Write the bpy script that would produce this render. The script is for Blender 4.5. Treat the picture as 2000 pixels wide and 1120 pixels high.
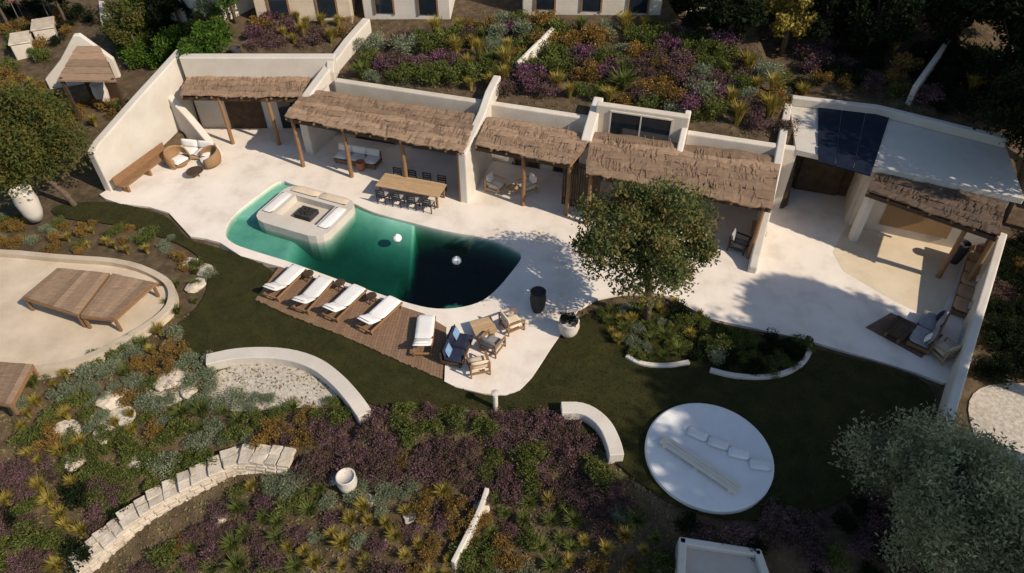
import bpy, bmesh, math, random
import numpy as np
from mathutils import Vector, Matrix, noise
from mathutils.geometry import tessellate_polygon

R = math.radians
scene = bpy.context.scene
for o in list(bpy.data.objects):
    bpy.data.objects.remove(o)

# ------------------------------------------------------------------ camera
FPX, PITCH, CAMH = 1340.0, R(43.0), 20.0
cam_d = bpy.data.cameras.new('camera')
cam = bpy.data.objects.new('camera', cam_d)
scene.collection.objects.link(cam)
cam.location = (0, 0, CAMH)
cam.rotation_euler = (R(90) - PITCH, 0, 0)
cam_d.sensor_width = 36.0
cam_d.sensor_fit = 'HORIZONTAL'
cam_d.lens = 36.0 * FPX / 2000.0
cam_d.clip_end = 2000
scene.camera = cam

# ------------------------------------------------------------------ light
SUN_DIR = Vector((0.86, -0.50, 0.776)).normalized()      # towards the sun
world = bpy.data.worlds.new('World')
scene.world = world
world.use_nodes = True
wn = world.node_tree.nodes
bg = wn['Background']
sky = wn.new('ShaderNodeTexSky')
sky.sky_type = 'NISHITA'
sky.sun_disc = False
sky.sun_elevation = math.asin(SUN_DIR.z)
sky.sun_rotation = math.atan2(SUN_DIR.x, SUN_DIR.y)
sky.air_density = 1.0
sky.dust_density = 0.6
world.node_tree.links.new(sky.outputs[0], bg.inputs[0])
bg.inputs[1].default_value = 0.12
sun_d = bpy.data.lights.new('sun', 'SUN')
sun_d.energy = 4.7
sun_d.angle = R(0.55)
sun_d.color = (1.0, 0.88, 0.725)
sun = bpy.data.objects.new('sun', sun_d)
scene.collection.objects.link(sun)
sun.rotation_euler = SUN_DIR.to_track_quat('Z', 'Y').to_euler()
sun.location = (30, -15, 40)
vs = scene.view_settings
vs.view_transform = 'Standard'
vs.look = 'None'
vs.exposure = 0.12
vs.gamma = 1.0

# ------------------------------------------------------------------ pixel -> place
CP, SP = math.cos(PITCH), math.sin(PITCH)
def ray(u, v):
    return Vector((u - 1000.0, CP * FPX + SP * (560.0 - v), -SP * FPX + CP * (560.0 - v)))
def P(u, v, z=0.0):
    d = ray(u, v)
    t = (z - CAMH) / d.z
    return Vector((d.x * t, d.y * t, z))
def lerp(a, b, t): return a + (b - a) * t
def interp(tab, x):
    if x <= tab[0][0]: return tab[0][1]
    for (x0, y0), (x1, y1) in zip(tab, tab[1:]):
        if x <= x1: return lerp(y0, y1, (x - x0) / (x1 - x0))
    return tab[-1][1]
def smooth(t):
    t = max(0.0, min(1.0, t)); return t * t * (3 - 2 * t)

# ------------------------------------------------------------------ materials
MATS = {}
def newmat(name):
    m = bpy.data.materials.new(name); m.use_nodes = True
    MATS[name] = m
    return m, m.node_tree.nodes, m.node_tree.links, m.node_tree.nodes['Principled BSDF']
def mat(name, c1, c2=None, scale=3.0, rough=0.85, bump=0.0, bscale=40.0, spec=0.2, detail=6.0, metal=0.0, third=None, stretch=None, var=0.1):
    m, n, l, b = newmat(name)
    b.inputs['Roughness'].default_value = rough
    b.inputs['Specular IOR Level'].default_value = spec
    b.inputs['Metallic'].default_value = metal
    tc = n.new('ShaderNodeTexCoord')
    src = tc.outputs['Object']
    if stretch:
        mp = n.new('ShaderNodeMapping'); mp.inputs['Scale'].default_value = stretch
        l.new(src, mp.inputs[0]); src = mp.outputs[0]
    if c2 is None: c2 = tuple(x * 0.86 for x in c1)
    nz = n.new('ShaderNodeTexNoise'); nz.inputs['Scale'].default_value = scale; nz.inputs['Detail'].default_value = detail
    nz.inputs['Roughness'].default_value = 0.62
    l.new(src, nz.inputs['Vector'])
    cr = n.new('ShaderNodeValToRGB')
    cr.color_ramp.elements[0].position = 0.33; cr.color_ramp.elements[0].color = (*c2, 1)
    cr.color_ramp.elements[1].position = 0.66; cr.color_ramp.elements[1].color = (*c1, 1)
    if third:
        e = cr.color_ramp.elements.new(0.5); e.color = (*third, 1)
    l.new(nz.outputs[0], cr.inputs[0])
    oi = n.new('ShaderNodeObjectInfo')
    hs = n.new('ShaderNodeHueSaturation')
    mr = n.new('ShaderNodeMapRange'); mr.inputs[3].default_value = 1 - var; mr.inputs[4].default_value = 1 + var
    l.new(oi.outputs['Random'], mr.inputs[0]); l.new(mr.outputs[0], hs.inputs['Value'])
    l.new(cr.outputs[0], hs.inputs['Color'])
    l.new(hs.outputs[0], b.inputs['Base Color'])
    if bump:
        nb = n.new('ShaderNodeTexNoise'); nb.inputs['Scale'].default_value = bscale; nb.inputs['Detail'].default_value = 5
        l.new(src, nb.inputs['Vector'])
        bp = n.new('ShaderNodeBump'); bp.inputs['Strength'].default_value = bump; bp.inputs['Distance'].default_value = 0.05
        l.new(nb.outputs[0], bp.inputs['Height']); l.new(bp.outputs[0], b.inputs['Normal'])
    return m
def leafmat(name, cols, rough=0.8, trans=0.3, gain=1.95):
    """leaf colours: each leaf (mesh island) takes its own tint from the ramp"""
    m, n, l, b = newmat(name)
    b.inputs['Roughness'].default_value = rough
    b.inputs['Specular IOR Level'].default_value = 0.04
    g = n.new('ShaderNodeNewGeometry')
    oi = n.new('ShaderNodeObjectInfo')
    ad = n.new('ShaderNodeMath'); ad.operation = 'MULTIPLY_ADD'; ad.inputs[1].default_value = 0.22; ad.inputs[2].default_value = -0.11
    l.new(oi.outputs['Random'], ad.inputs[0])
    a2 = n.new('ShaderNodeMath'); a2.operation = 'ADD'; a2.use_clamp = True
    tc = n.new('ShaderNodeTexCoord'); nz = n.new('ShaderNodeTexNoise'); nz.inputs['Scale'].default_value = 1.1; nz.inputs['Detail'].default_value = 2
    l.new(tc.outputs['Object'], nz.inputs['Vector'])
    m1 = n.new('ShaderNodeMath'); m1.operation = 'MULTIPLY_ADD'; m1.inputs[1].default_value = 1.5; m1.inputs[2].default_value = -0.55
    l.new(nz.outputs[0], m1.inputs[0])
    m2 = n.new('ShaderNodeMath'); m2.operation = 'MULTIPLY_ADD'; m2.inputs[1].default_value = 0.6
    l.new(g.outputs['Random Per Island'], m2.inputs[0]); l.new(m1.outputs[0], m2.inputs[2])
    l.new(m2.outputs[0], a2.inputs[0]); l.new(ad.outputs[0], a2.inputs[1])
    cr = n.new('ShaderNodeValToRGB')
    els = cr.color_ramp.elements
    for i, c in enumerate(cols):
        pos = i / (len(cols) - 1)
        e = els[0] if i == 0 else (els[len(els) - 1] if i == len(cols) - 1 else els.new(pos))
        e.position = pos; e.color = (*(x * gain for x in c), 1)
    l.new(a2.outputs[0], cr.inputs[0])
    l.new(cr.outputs[0], b.inputs['Base Color'])
    tr = n.new('ShaderNodeBsdfTranslucent')
    l.new(cr.outputs[0], tr.inputs['Color'])
    mx = n.new('ShaderNodeMixShader'); mx.inputs[0].default_value = trans
    l.new(b.outputs[0], mx.inputs[1]); l.new(tr.outputs[0], mx.inputs[2])
    l.new(mx.outputs[0], n['Material Output'].inputs['Surface'])
    return m

mat('plaster', (0.59, 0.525, 0.435), (0.51, 0.445, 0.36), 1.1, 0.9, 0.25, 14)
mat('plaster_white', (0.59, 0.54, 0.47), (0.52, 0.465, 0.395), 0.9, 0.9, 0.25, 14)
mat('screed', (0.70, 0.63, 0.545), (0.555, 0.485, 0.405), 0.7, 0.8, 0.15, 30, third=(0.66, 0.585, 0.505), detail=11)
mat('sand_roof', (0.56, 0.46, 0.345), (0.43, 0.345, 0.245), 0.7, 0.95, 0.3, 60)
mat('screed_sunwarm', (0.66, 0.55, 0.40), (0.56, 0.455, 0.315), 0.9, 0.85, 0.2, 25, detail=9)  # warm sunlight on the lounge floor, put into the colour
mat('gravel', (0.62, 0.55, 0.46), (0.36, 0.31, 0.24), 9, 0.95, 0.6, 30)
mat('stone', (0.58, 0.50, 0.40), (0.40, 0.33, 0.25), 2.5, 0.95, 0.6, 12)
mat('lawn', (0.050, 0.047, 0.011), (0.024, 0.026, 0.006), 1.3, 0.95, 0.9, 60, detail=12, third=(0.038, 0.037, 0.009))
mat('earth', (0.13, 0.09, 0.055), (0.055, 0.04, 0.022), 2.2, 1.0, 0.9, 22, detail=10, third=(0.09, 0.063, 0.036))
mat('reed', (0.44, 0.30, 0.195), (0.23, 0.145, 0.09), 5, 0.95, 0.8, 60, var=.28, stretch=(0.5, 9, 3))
mat('reed_shaded', (0.20, 0.14, 0.10), (0.10, 0.066, 0.045), 5, 0.95, 0.8, 60, stretch=(0.5, 9, 3))  # the same reed with the shade over the right wing put into the colour
mat('wood', (0.30, 0.17, 0.085), (0.17, 0.09, 0.042), 3, 0.6, 0.3, 30, stretch=(1, 12, 12))
mat('wood_deck', (0.27, 0.17, 0.105), (0.16, 0.095, 0.055), 3, 0.7, 0.3, 30, stretch=(2, 14, 4))
mat('wood_dark', (0.085, 0.052, 0.03), (0.045, 0.028, 0.016), 3, 0.65, 0.2, 30)
mat('wood_pale', (0.48, 0.33, 0.19), (0.36, 0.235, 0.125), 3, 0.65, 0.2, 30, stretch=(1, 10, 10))
mat('sun_band_pale', (0.72, 0.64, 0.53), (0.60, 0.52, 0.42), 3, 0.7, 0.2, 30, stretch=(1, 10, 10))  # pale colour for the bench that stands in for a band of sunlight
mat('rattan', (0.40, 0.25, 0.13), (0.24, 0.14, 0.065), 40, 0.8, 0.6, 90)
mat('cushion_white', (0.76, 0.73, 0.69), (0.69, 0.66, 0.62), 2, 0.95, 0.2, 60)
mat('cushion_beige', (0.66, 0.54, 0.40), (0.58, 0.46, 0.33), 3, 0.95, 0.2, 60)
mat('cushion_grey', (0.30, 0.29, 0.28), (0.22, 0.21, 0.21), 3, 0.95, 0.2, 60)
mat('cushion_navy', (0.025, 0.03, 0.055), (0.015, 0.018, 0.035), 3, 0.95, 0.2, 60)
mat('towel_blue', (0.20, 0.32, 0.46), (0.14, 0.24, 0.38), 6, 0.95, 0.3, 80)
mat('charcoal', (0.045, 0.042, 0.042), (0.025, 0.024, 0.025), 4, 0.7, 0.2, 40)
mat('terracotta', (0.40, 0.17, 0.085), (0.28, 0.115, 0.058), 4, 0.85, 0.2, 40)
mat('dark_glass', (0.015, 0.022, 0.030), (0.010, 0.015, 0.02), 2, 0.08, spec=0.5)
mat('solar', (0.012, 0.017, 0.032), (0.007, 0.010, 0.020), 2, 0.5, spec=0.12)
mat('metal_frame', (0.28, 0.28, 0.29), None, 4, 0.4, metal=0.8)
mat('bark', (0.16, 0.115, 0.08), (0.075, 0.052, 0.034), 6, 0.95, 0.8, 20, stretch=(3, 3, 0.6))
mat('pool_tile', (0.40, 0.60, 0.50), (0.28, 0.46, 0.38), 1.2, 0.7, 0.1, 20, third=(0.34, 0.54, 0.44))
mat('paint_red', (0.36, 0.06, 0.035), None, 3, 0.5)
mat('concrete_pad', (0.82, 0.80, 0.77), (0.74, 0.72, 0.69), 1.5, 0.85, 0.1, 30)
mat('rug', (0.20, 0.12, 0.08), (0.11, 0.065, 0.045), 9, 1.0, 0.3, 80)
mat('ash', (0.06, 0.05, 0.045), (0.02, 0.018, 0.016), 14, 1.0, 0.8, 40)

leafmat('leaf_purple', [(0.030, 0.028, 0.014), (0.050, 0.038, 0.024), (0.075, 0.045, 0.042), (0.105, 0.055, 0.070), (0.16, 0.085, 0.115)])
leafmat('leaf_green', [(0.020, 0.028, 0.008), (0.045, 0.055, 0.014), (0.075, 0.085, 0.022), (0.11, 0.115, 0.035)])
leafmat('leaf_grey', [(0.05, 0.062, 0.036), (0.085, 0.10, 0.06), (0.13, 0.145, 0.09), (0.19, 0.20, 0.13)])
leafmat('leaf_ochre', [(0.06, 0.05, 0.012), (0.12, 0.095, 0.02), (0.20, 0.155, 0.035), (0.30, 0.24, 0.07)])
leafmat('leaf_orange', [(0.045, 0.038, 0.014), (0.09, 0.060, 0.018), (0.15, 0.085, 0.024), (0.20, 0.13, 0.04)])
leafmat('leaf_magenta', [(0.03, 0.03, 0.012), (0.07, 0.035, 0.045), (0.11, 0.048, 0.075), (0.17, 0.08, 0.125)])
leafmat('leaf_dark', [(0.008, 0.013, 0.006), (0.016, 0.024, 0.010), (0.028, 0.038, 0.016)], gain=1.0)
leafmat('leaf_tree', [(0.016, 0.026, 0.010), (0.034, 0.050, 0.018), (0.058, 0.074, 0.026), (0.080, 0.086, 0.030), (0.10, 0.080, 0.026), (0.13, 0.078, 0.022)], gain=1.7)
leafmat('leaf_rust', [(0.018, 0.028, 0.009), (0.038, 0.050, 0.014), (0.062, 0.066, 0.018), (0.080, 0.070, 0.018), (0.105, 0.072, 0.018)], gain=1.5)
leafmat('leaf_olive', gain=3.0, cols=[(0.045, 0.050, 0.026), (0.08, 0.085, 0.045), (0.13, 0.13, 0.07), (0.21, 0.195, 0.115)])
leafmat('leaf_bright', [(0.015, 0.030, 0.006), (0.035, 0.065, 0.010), (0.065, 0.11, 0.016)])
leafmat('leaf_lawn', [(0.028, 0.030, 0.008), (0.048, 0.046, 0.012), (0.080, 0.072, 0.022)], trans=0.15, gain=.85)
leafmat('leaf_soil', [(0.05, 0.045, 0.015), (0.09, 0.07, 0.03), (0.075, 0.075, 0.03), (0.13, 0.11, 0.06)], trans=0.1)

def water_material():
    m, n, l, b = newmat('water')
    n.remove(b)
    out = n['Material Output']
    tr = n.new('ShaderNodeBsdfTransparent'); tr.inputs[0].default_value = (0.93, 1, 0.98, 1)
    gl = n.new('ShaderNodeBsdfGlossy'); gl.inputs['Roughness'].default_value = 0.03
    fr = n.new('ShaderNodeFresnel'); fr.inputs['IOR'].default_value = 1.33
    tc = n.new('ShaderNodeTexCoord')
    nz = n.new('ShaderNodeTexNoise'); nz.inputs['Scale'].default_value = 2.2; nz.inputs['Detail'].default_value = 3
    l.new(tc.outputs['Object'], nz.inputs['Vector'])
    bp = n.new('ShaderNodeBump'); bp.inputs['Strength'].default_value = 0.25; bp.inputs['Distance'].default_value = 0.05
    l.new(nz.outputs[0], bp.inputs['Height'])
    l.new(bp.outputs[0], gl.inputs['Normal']); l.new(bp.outputs[0], fr.inputs['Normal'])
    mx = n.new('ShaderNodeMixShader')
    ge = n.new('ShaderNodeNewGeometry'); iv = n.new('ShaderNodeMath'); iv.operation = 'SUBTRACT'; iv.inputs[0].default_value = 1.0
    l.new(ge.outputs['Backfacing'], iv.inputs[1])          # light leaving the water is not held back by the unrefracted angle
    fm = n.new('ShaderNodeMath'); fm.operation = 'MULTIPLY'; l.new(fr.outputs[0], fm.inputs[0]); l.new(iv.outputs[0], fm.inputs[1])
    l.new(fm.outputs[0], mx.inputs[0]); l.new(tr.outputs[0], mx.inputs[1]); l.new(gl.outputs[0], mx.inputs[2])
    l.new(mx.outputs[0], out.inputs['Surface'])
    va = n.new('ShaderNodeVolumeAbsorption')
    va.inputs['Color'].default_value = (0.02, 0.46, 0.39, 1)
    va.inputs['Density'].default_value = 1.45
    l.new(va.outputs[0], out.inputs['Volume'])
    return m
water_material()

# ------------------------------------------------------------------ object helpers
col = scene.collection
def tag(o, label=None, cat=None, group=None, kind=None):
    if label: o['label'] = label
    if cat: o['category'] = cat
    if group: o['group'] = group
    if kind: o['kind'] = kind
    return o
def empty(name, loc=(0, 0, 0), rz=0.0):
    o = bpy.data.objects.new(name, None); col.objects.link(o)
    o.location = loc; o.rotation_euler = (0, 0, rz); o.empty_display_size = 0.3
    return o
class MB:
    def __init__(s): s.v = []; s.f = []
    def add(s, vs, fs):
        b = len(s.v); s.v += [tuple(x) for x in vs]; s.f += [tuple(i + b for i in f) for f in fs]; return s
    def box(s, x0, y0, z0, x1, y1, z1):
        return s.add([(x0, y0, z0), (x1, y0, z0), (x1, y1, z0), (x0, y1, z0), (x0, y0, z1), (x1, y0, z1), (x1, y1, z1), (x0, y1, z1)],
                     [(3, 2, 1, 0), (4, 5, 6, 7), (0, 1, 5, 4), (1, 2, 6, 5), (2, 3, 7, 6), (3, 0, 4, 7)])
    def quadbox(s, q, z0, z1):
        """four ground corners (counter-clockwise), bottom and top heights (number or four numbers)"""
        a = [z0] * 4 if not hasattr(z0, '__len__') else z0
        b = [z1] * 4 if not hasattr(z1, '__len__') else z1
        return s.add([(p[0], p[1], a[i]) for i, p in enumerate(q)] + [(p[0], p[1], b[i]) for i, p in enumerate(q)],
                     [(3, 2, 1, 0), (4, 5, 6, 7), (0, 1, 5, 4), (1, 2, 6, 5), (2, 3, 7, 6), (3, 0, 4, 7)])
    def bar(s, a, b, w, h):
        a = Vector(a); b = Vector(b); d = (b - a).normalized()
        up = Vector((0, 0, 1)) if abs(d.z) < 0.95 else Vector((0, 1, 0))
        r = d.cross(up).normalized() * w / 2; u = r.cross(d).normalized() * h / 2
        return s.add([a - r - u, a + r - u, a + r + u, a - r + u, b - r - u, b + r - u, b + r + u, b - r + u],
                     [(0, 3, 2, 1)[::-1], (4, 5, 6, 7), (0, 1, 5, 4), (1, 2, 6, 5), (2, 3, 7, 6), (3, 0, 4, 7)])
    def tube(s, pts, rad, n=8, cap=True):
        pts = [Vector(p) for p in pts]; b = len(s.v); k = len(pts)
        for i, p in enumerate(pts):
            d = (pts[min(i + 1, k - 1)] - pts[max(i - 1, 0)]).normalized()
            up = Vector((0, 0, 1)) if abs(d.z) < 0.9 else Vector((1, 0, 0))
            r = d.cross(up).normalized(); u = r.cross(d).normalized()
            rr = rad[i] if hasattr(rad, '__len__') else rad
            for j in range(n):
                t = 2 * math.pi * j / n
                s.v.append(tuple(p + r * (math.cos(t) * rr) + u * (math.sin(t) * rr)))
        for i in range(k - 1):
            for j in range(n):
                s.f.append((b + i * n + j, b + i * n + (j + 1) % n, b + (i + 1) * n + (j + 1) % n, b + (i + 1) * n + j))
        if cap:
            s.f.append(tuple(b + j for j in range(n))[::-1]); s.f.append(tuple(b + (k - 1) * n + j for j in range(n)))
        return s
    def lathe(s, prof, n=16, c=(0, 0, 0)):
        b = len(s.v)
        for r, z in prof:
            for j in range(n):
                t = 2 * math.pi * j / n
                s.v.append((c[0] + r * math.cos(t), c[1] + r * math.sin(t), c[2] + z))
        for i in range(len(prof) - 1):
            for j in range(n):
                s.f.append((b + i * n + j, b + i * n + (j + 1) % n, b + (i + 1) * n + (j + 1) % n, b + (i + 1) * n + j))
        s.f.append(tuple(b + j for j in range(n))[::-1]); s.f.append(tuple(b + (len(prof) - 1) * n + j for j in range(n)))
        return s
    def prism(s, outer, z0, z1, holes=(), hole_z0=None):
        loops = [outer] + list(holes)
        tris = tessellate_polygon([[Vector((p[0], p[1], 0)) for p in lp] for lp in loops])
        flat = [p for lp in loops for p in lp]
        b = len(s.v); n = len(flat)
        zt = (lambda p: z1(p[0], p[1])) if callable(z1) else (lambda p: z1)
        s.v += [(p[0], p[1], zt(p)) for p in flat]
        def area(t):
            a, bb, c = [flat[i] for i in t]
            return (bb[0] - a[0]) * (c[1] - a[1]) - (c[0] - a[0]) * (bb[1] - a[1])
        for t in tris:
            t = tuple(t)
            if area(t) < 0: t = t[::-1]
            s.f.append(tuple(b + i for i in t))
        k = 0
        for li, lp in enumerate(loops):
            zb = z0 if li == 0 or hole_z0 is None else hole_z0
            m = len(lp); c = len(s.v)
            s.v += [(p[0], p[1], zt(p)) for p in lp]
            s.v += [(p[0], p[1], zb) for p in lp]
            A = sum(lp[i][0] * lp[(i + 1) % m][1] - lp[(i + 1) % m][0] * lp[i][1] for i in range(m))
            for i in range(m):
                j = (i + 1) % m
                q = (c + i, c + m + i, c + m + j, c + j)
                if (A < 0) == (li == 0): q = q[::-1]
                s.f.append(q)
        return s
    def build(s, name, m, parent=None, bevel=0.0, smooth_=False, seg=2):
        me = bpy.data.meshes.new(name)
        me.from_pydata(s.v, [], s.f); me.update()
        me.materials.append(MATS[m])
        if smooth_:
            me.polygons.foreach_set('use_smooth', [True] * len(me.polygons))
        o = bpy.data.objects.new(name, me); col.objects.link(o)
        if parent: o.parent = parent
        if bevel:
            bv = o.modifiers.new('bevel', 'BEVEL'); bv.width = bevel; bv.segments = seg; bv.limit_method = 'ANGLE'; bv.angle_limit = R(40)
        return o
def copy_tree(o, parent=None):
    c = o.copy(); col.objects.link(c); c.parent = parent
    for ch in [x for x in o.children]:
        copy_tree(ch, c)
    return c
def pillow(mb, x0, y0, z0, x1, y1, z1, n=8, puff=0.35):
    """soft cushion: rounded box, fuller in the middle"""
    b = len(mb.v); hz = (z1 - z0) / 2; cz = (z0 + z1) / 2
    for side in (1, -1):
        for i in range(n + 1):
            for j in range(n + 1):
                a, c = i / n * 2 - 1, j / n * 2 - 1
                ea = 1 - abs(a) ** 6; ec = 1 - abs(c) ** 6
                e = max(0.0, ea * ec) ** 0.4
                k = hz * e * (1 - puff + puff * (1 - a * a * 0.6) * (1 - c * c * 0.6))
                sx = a * (0.97 + 0.03 * (1 - c * c)); sy = c * (0.97 + 0.03 * (1 - a * a))
                mb.v.append((lerp(x0, x1, sx / 2 + .5), lerp(y0, y1, sy / 2 + .5), cz + side * k))
    m = (n + 1) ** 2
    for i in range(n):
        for j in range(n):
            p = b + i * (n + 1) + j
            mb.f.append((p, p + n + 1, p + n + 2, p + 1)); q = p + m
            mb.f.append((q, q + 1, q + n + 2, q + n + 1))
    return mb
def px(pts, z=0.0): return [tuple(P(u, v, z))[:2] for u, v in pts]
def rounded(pts, k=3):
    """Chaikin corner cutting on a closed polygon"""
    for _ in range(k):
        q = []
        for i in range(len(pts)):
            a, b = pts[i], pts[(i + 1) % len(pts)]
            q.append((a[0] * .75 + b[0] * .25, a[1] * .75 + b[1] * .25)); q.append((a[0] * .25 + b[0] * .75, a[1] * .25 + b[1] * .75))
        pts = q
    return pts
def inside(p, poly):
    x, y = p[0], p[1]; r = False; n = len(poly)
    for i in range(n):
        x0, y0 = poly[i][0], poly[i][1]; x1, y1 = poly[(i + 1) % n][0], poly[(i + 1) % n][1]
        if (y0 > y) != (y1 > y) and x < (x1 - x0) * (y - y0) / (y1 - y0) + x0: r = not r
    return r
def inside_np(X, Y, poly):
    r = np.zeros(X.shape, bool); n = len(poly)
    for i in range(n):
        x0, y0 = poly[i][:2]; x1, y1 = poly[(i + 1) % n][:2]
        if y0 == y1: continue
        r ^= ((y0 > Y) != (y1 > Y)) & (X < (x1 - x0) * (Y - y0) / (y1 - y0) + x0)
    return r
def edge_np(X, Y, poly):
    best = np.full(X.shape, 1e9); n = len(poly)
    for i in range(n):
        ax, ay = poly[i][:2]; bx, by = poly[(i + 1) % n][:2]; dx, dy = bx - ax, by - ay; l2 = max(dx * dx + dy * dy, 1e-9)
        t = np.clip(((X - ax) * dx + (Y - ay) * dy) / l2, 0, 1)
        best = np.minimum(best, np.hypot(ax + dx * t - X, ay + dy * t - Y))
    return best
def edge_dist(p, poly):
    best = 1e9; n = len(poly); q = Vector((p[0], p[1]))
    for i in range(n):
        a = Vector(poly[i][:2]); b = Vector(poly[(i + 1) % n][:2]); d = b - a
        t = max(0, min(1, (q - a).dot(d) / max(d.length_squared, 1e-9)))
        best = min(best, (a + d * t - q).length)
    return best

# ------------------------------------------------------------------ outlines of the place
def facade_y(x): return 30.95 - 0.305 * x
POOL = rounded(px([(436, 455), (452, 422), (500, 385), (548, 350), (568, 360), (690, 396), (716, 410), (745, 420), (800, 434), (870, 452), (955, 466), (1005, 487), (1017, 495),
                   (1019, 504), (1010, 518), (968, 570), (930, 596), (860, 606), (800, 594), (690, 557), (600, 524), (560, 510), (500, 492), (452, 476)]), 2)
DECK_BACK = px([(546, 521), (600, 538), (690, 568), (760, 591), (828, 613), (872, 640)])
DECK_FRONT = px([(500, 584), (560, 613), (640, 643), (700, 668), (780, 704), (864, 740)])
T_FRONT = px([(205, 388), (235, 398), (290, 404), (330, 416), (350, 438), (372, 462), (400, 466), (430, 474), (470, 500)]) + DECK_BACK + \
    px([(868, 745), (890, 756), (940, 768), (985, 772), (1015, 762), (1040, 735), (1075, 680), (1105, 640), (1128, 606), (1165, 584), (1215, 574), (1262, 572),
        (1310, 580), (1348, 602), (1385, 622), (1430, 632), (1560, 660), (1700, 700), (1790, 728), (1842, 748)])
TERRACE = T_FRONT + [(16.4, 16.2), (21.0, 22.8), (22.4, 27.2), (17.5, 30.6), (13.2, 31.5), (13.2, facade_y(13.2) + .3), (-9.4, facade_y(-9.4) + .3),
                     (-9.4, 35.0), (-17.7, 35.0), (-18.6, 32.0), (-20.6, 28.2)]
Y0 = [(-24, 16.5), (-14, 17.3), (-10.5, 17.2), (-7, 16.1), (-4, 15.2), (2, 14.3), (4, 12.4), (6, 10.6), (20, 10.0)]
MX, MY = np.meshgrid(np.arange(-24, 24, .1), np.arange(13, 37, .1))
DIP = (inside_np(MX, MY, TERRACE) & (edge_np(MX, MY, TERRACE) > 0.35)) | inside_np(MX, MY, POOL) | (edge_np(MX, MY, POOL) < 0.32)
def terrain_z(x, y):
    z = -0.12
    y0 = interp(Y0, x)
    if y < y0: z -= 0.32 * (y0 - y) * smooth((y0 - y) / 1.5) * (1 - smooth((x - 16) / 5))
    if x < -20:
        z -= 0.05 * (-20 - x)
    # hillside behind the villa
    yf = facade_y(x) + 0.1 if -9.6 < x < 13.2 else None
    if yf is None:
        yf = 34.8 if x <= -9.6 else lerp(31.6, 27.2, min(1, (x - 13.2) / 9.0)) if x < 22.2 else 27.2 + (x - 22.2) * 0.1
    if x < -17.9:
        h = 0.15 * max(0, y - 29.0)
    else:
        top = 3.15 if x > -9.6 else 3.6
        h = (top + 0.2 * max(0, y - yf - .4)) * smooth((y - yf) / 0.35)
        if x > 22.4: h *= smooth((y - 24) / 6)
    z += h
    if x < 22 and y > 14.2:
        i, j = int(round((y - 13) / .1)), int(round((x + 24) / .1))
        if 0 <= i < DIP.shape[0] and 0 <= j < DIP.shape[1] and DIP[i, j] and y < yf - 0.05: z = -2.8
    if abs(x) < 40: z += 0.05 * noise.noise(Vector((x * .5, y * .5, 0)))
    return z
def T(u, v):
    d = ray(u, v); d = d / -d.z
    def f(t):
        zz = terrain_z(d.x * t, d.y * t)
        if zz < -2 and d.y * t > 14: zz = 0.0
        return CAMH - t - zz, zz
    t = 12.0
    while t < 30 and f(t)[0] > 0: t += 0.4
    lo, hi = t - 0.4, t
    for _ in range(12):
        m_ = (lo + hi) / 2
        if f(m_)[0] > 0: lo = m_
        else: hi = m_
    return Vector((d.x * hi, d.y * hi, f(hi)[1]))

# ------------------------------------------------------------------ ground
def build_ground():
    mb = MB()
    xs = [-300, -120, -60] + [-42 + .3 * i for i in range(int(84 / .3) + 1)] + [60, 120, 300]
    ys = [-300, -100, -30, 0, 4] + [6 + .3 * i for i in range(int(48 / .3) + 1)] + [70, 110, 300]
    for y in ys:
        for x in xs:
            mb.v.append((x, y, terrain_z(max(-42, min(42, x)), max(4, min(54, y)))))
    nx = len(xs)
    for j in range(len(ys) - 1):
        for i in range(nx - 1):
            a = j * nx + i
            mb.f.append((a, a + 1, a + nx + 1, a + nx))
    o = mb.build('ground', 'earth', smooth_=True)
    tag(o, kind='structure')
build_ground()

LAWN = rounded(px([(90, 395), (205, 390), (290, 410), (335, 425), (365, 470), (430, 482), (545, 530), (525, 550), (500, 572), (512, 580), (562, 606), (640, 637), (702, 661), (780, 697), (850, 728), (868, 742), (890, 758), (985, 780), (1040, 745), (1120, 615),
                   (1260, 580), (1430, 640), (1700, 706), (1842, 752), (1800, 850), (1640, 990), (1480, 1020), (1330, 1000), (1215, 915), (1150, 850), (1060, 800), (930, 800),
                   (800, 802), (715, 790), (640, 722), (540, 690), (440, 690), (370, 705), (310, 660), (400, 590), (410, 520), (360, 478), (250, 440), (110, 425)]), 2)
def sheet(name, poly, lift, m, step=0.35, kind='structure'):
    """ground-following sheet inside an outline"""
    mb = MB(); ring = []
    xs = [p[0] for p in poly]; ys = [p[1] for p in poly]
    x0, y0 = min(xs), min(ys)
    nx = int((max(xs) - x0) / step) + 2; ny = int((max(ys) - y0) / step) + 2
    def zt(x, y):
        z = terrain_z(x, y)
        return (z if z > -2.5 else -0.12) + lift
    # outline dense, triangulated with interior points
    from mathutils.geometry import delaunay_2d_cdt
    pts = [Vector(p) for p in poly]; n = len(pts)
    J, I = np.meshgrid(np.arange(ny), np.arange(nx), indexing='ij')
    X = (x0 + (I + .5 * (J % 2)) * step).ravel(); Y = (y0 + J * step).ravel()
    ok = inside_np(X, Y, poly) & (edge_np(X, Y, poly) > step * .4)
    pts += [Vector(p) for p in zip(X[ok].tolist(), Y[ok].tolist())]
    vo, eo, fo, *_ = delaunay_2d_cdt(pts, [(i, (i + 1) % n) for i in range(n)], [], 1, 1e-4)
    mb.v = [(p.x, p.y, zt(p.x, p.y)) for p in vo]
    for f in fo:
        a, b, c = [vo[i] for i in f[:3]]
        if (b - a).cross(c - a) < 0: f = f[::-1]
        mb.f.append(tuple(f))
    o = mb.build(name, m, smooth_=True)
    tag(o, kind=kind)
    return o
sheet('lawn', LAWN, 0.09, 'lawn')

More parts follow.
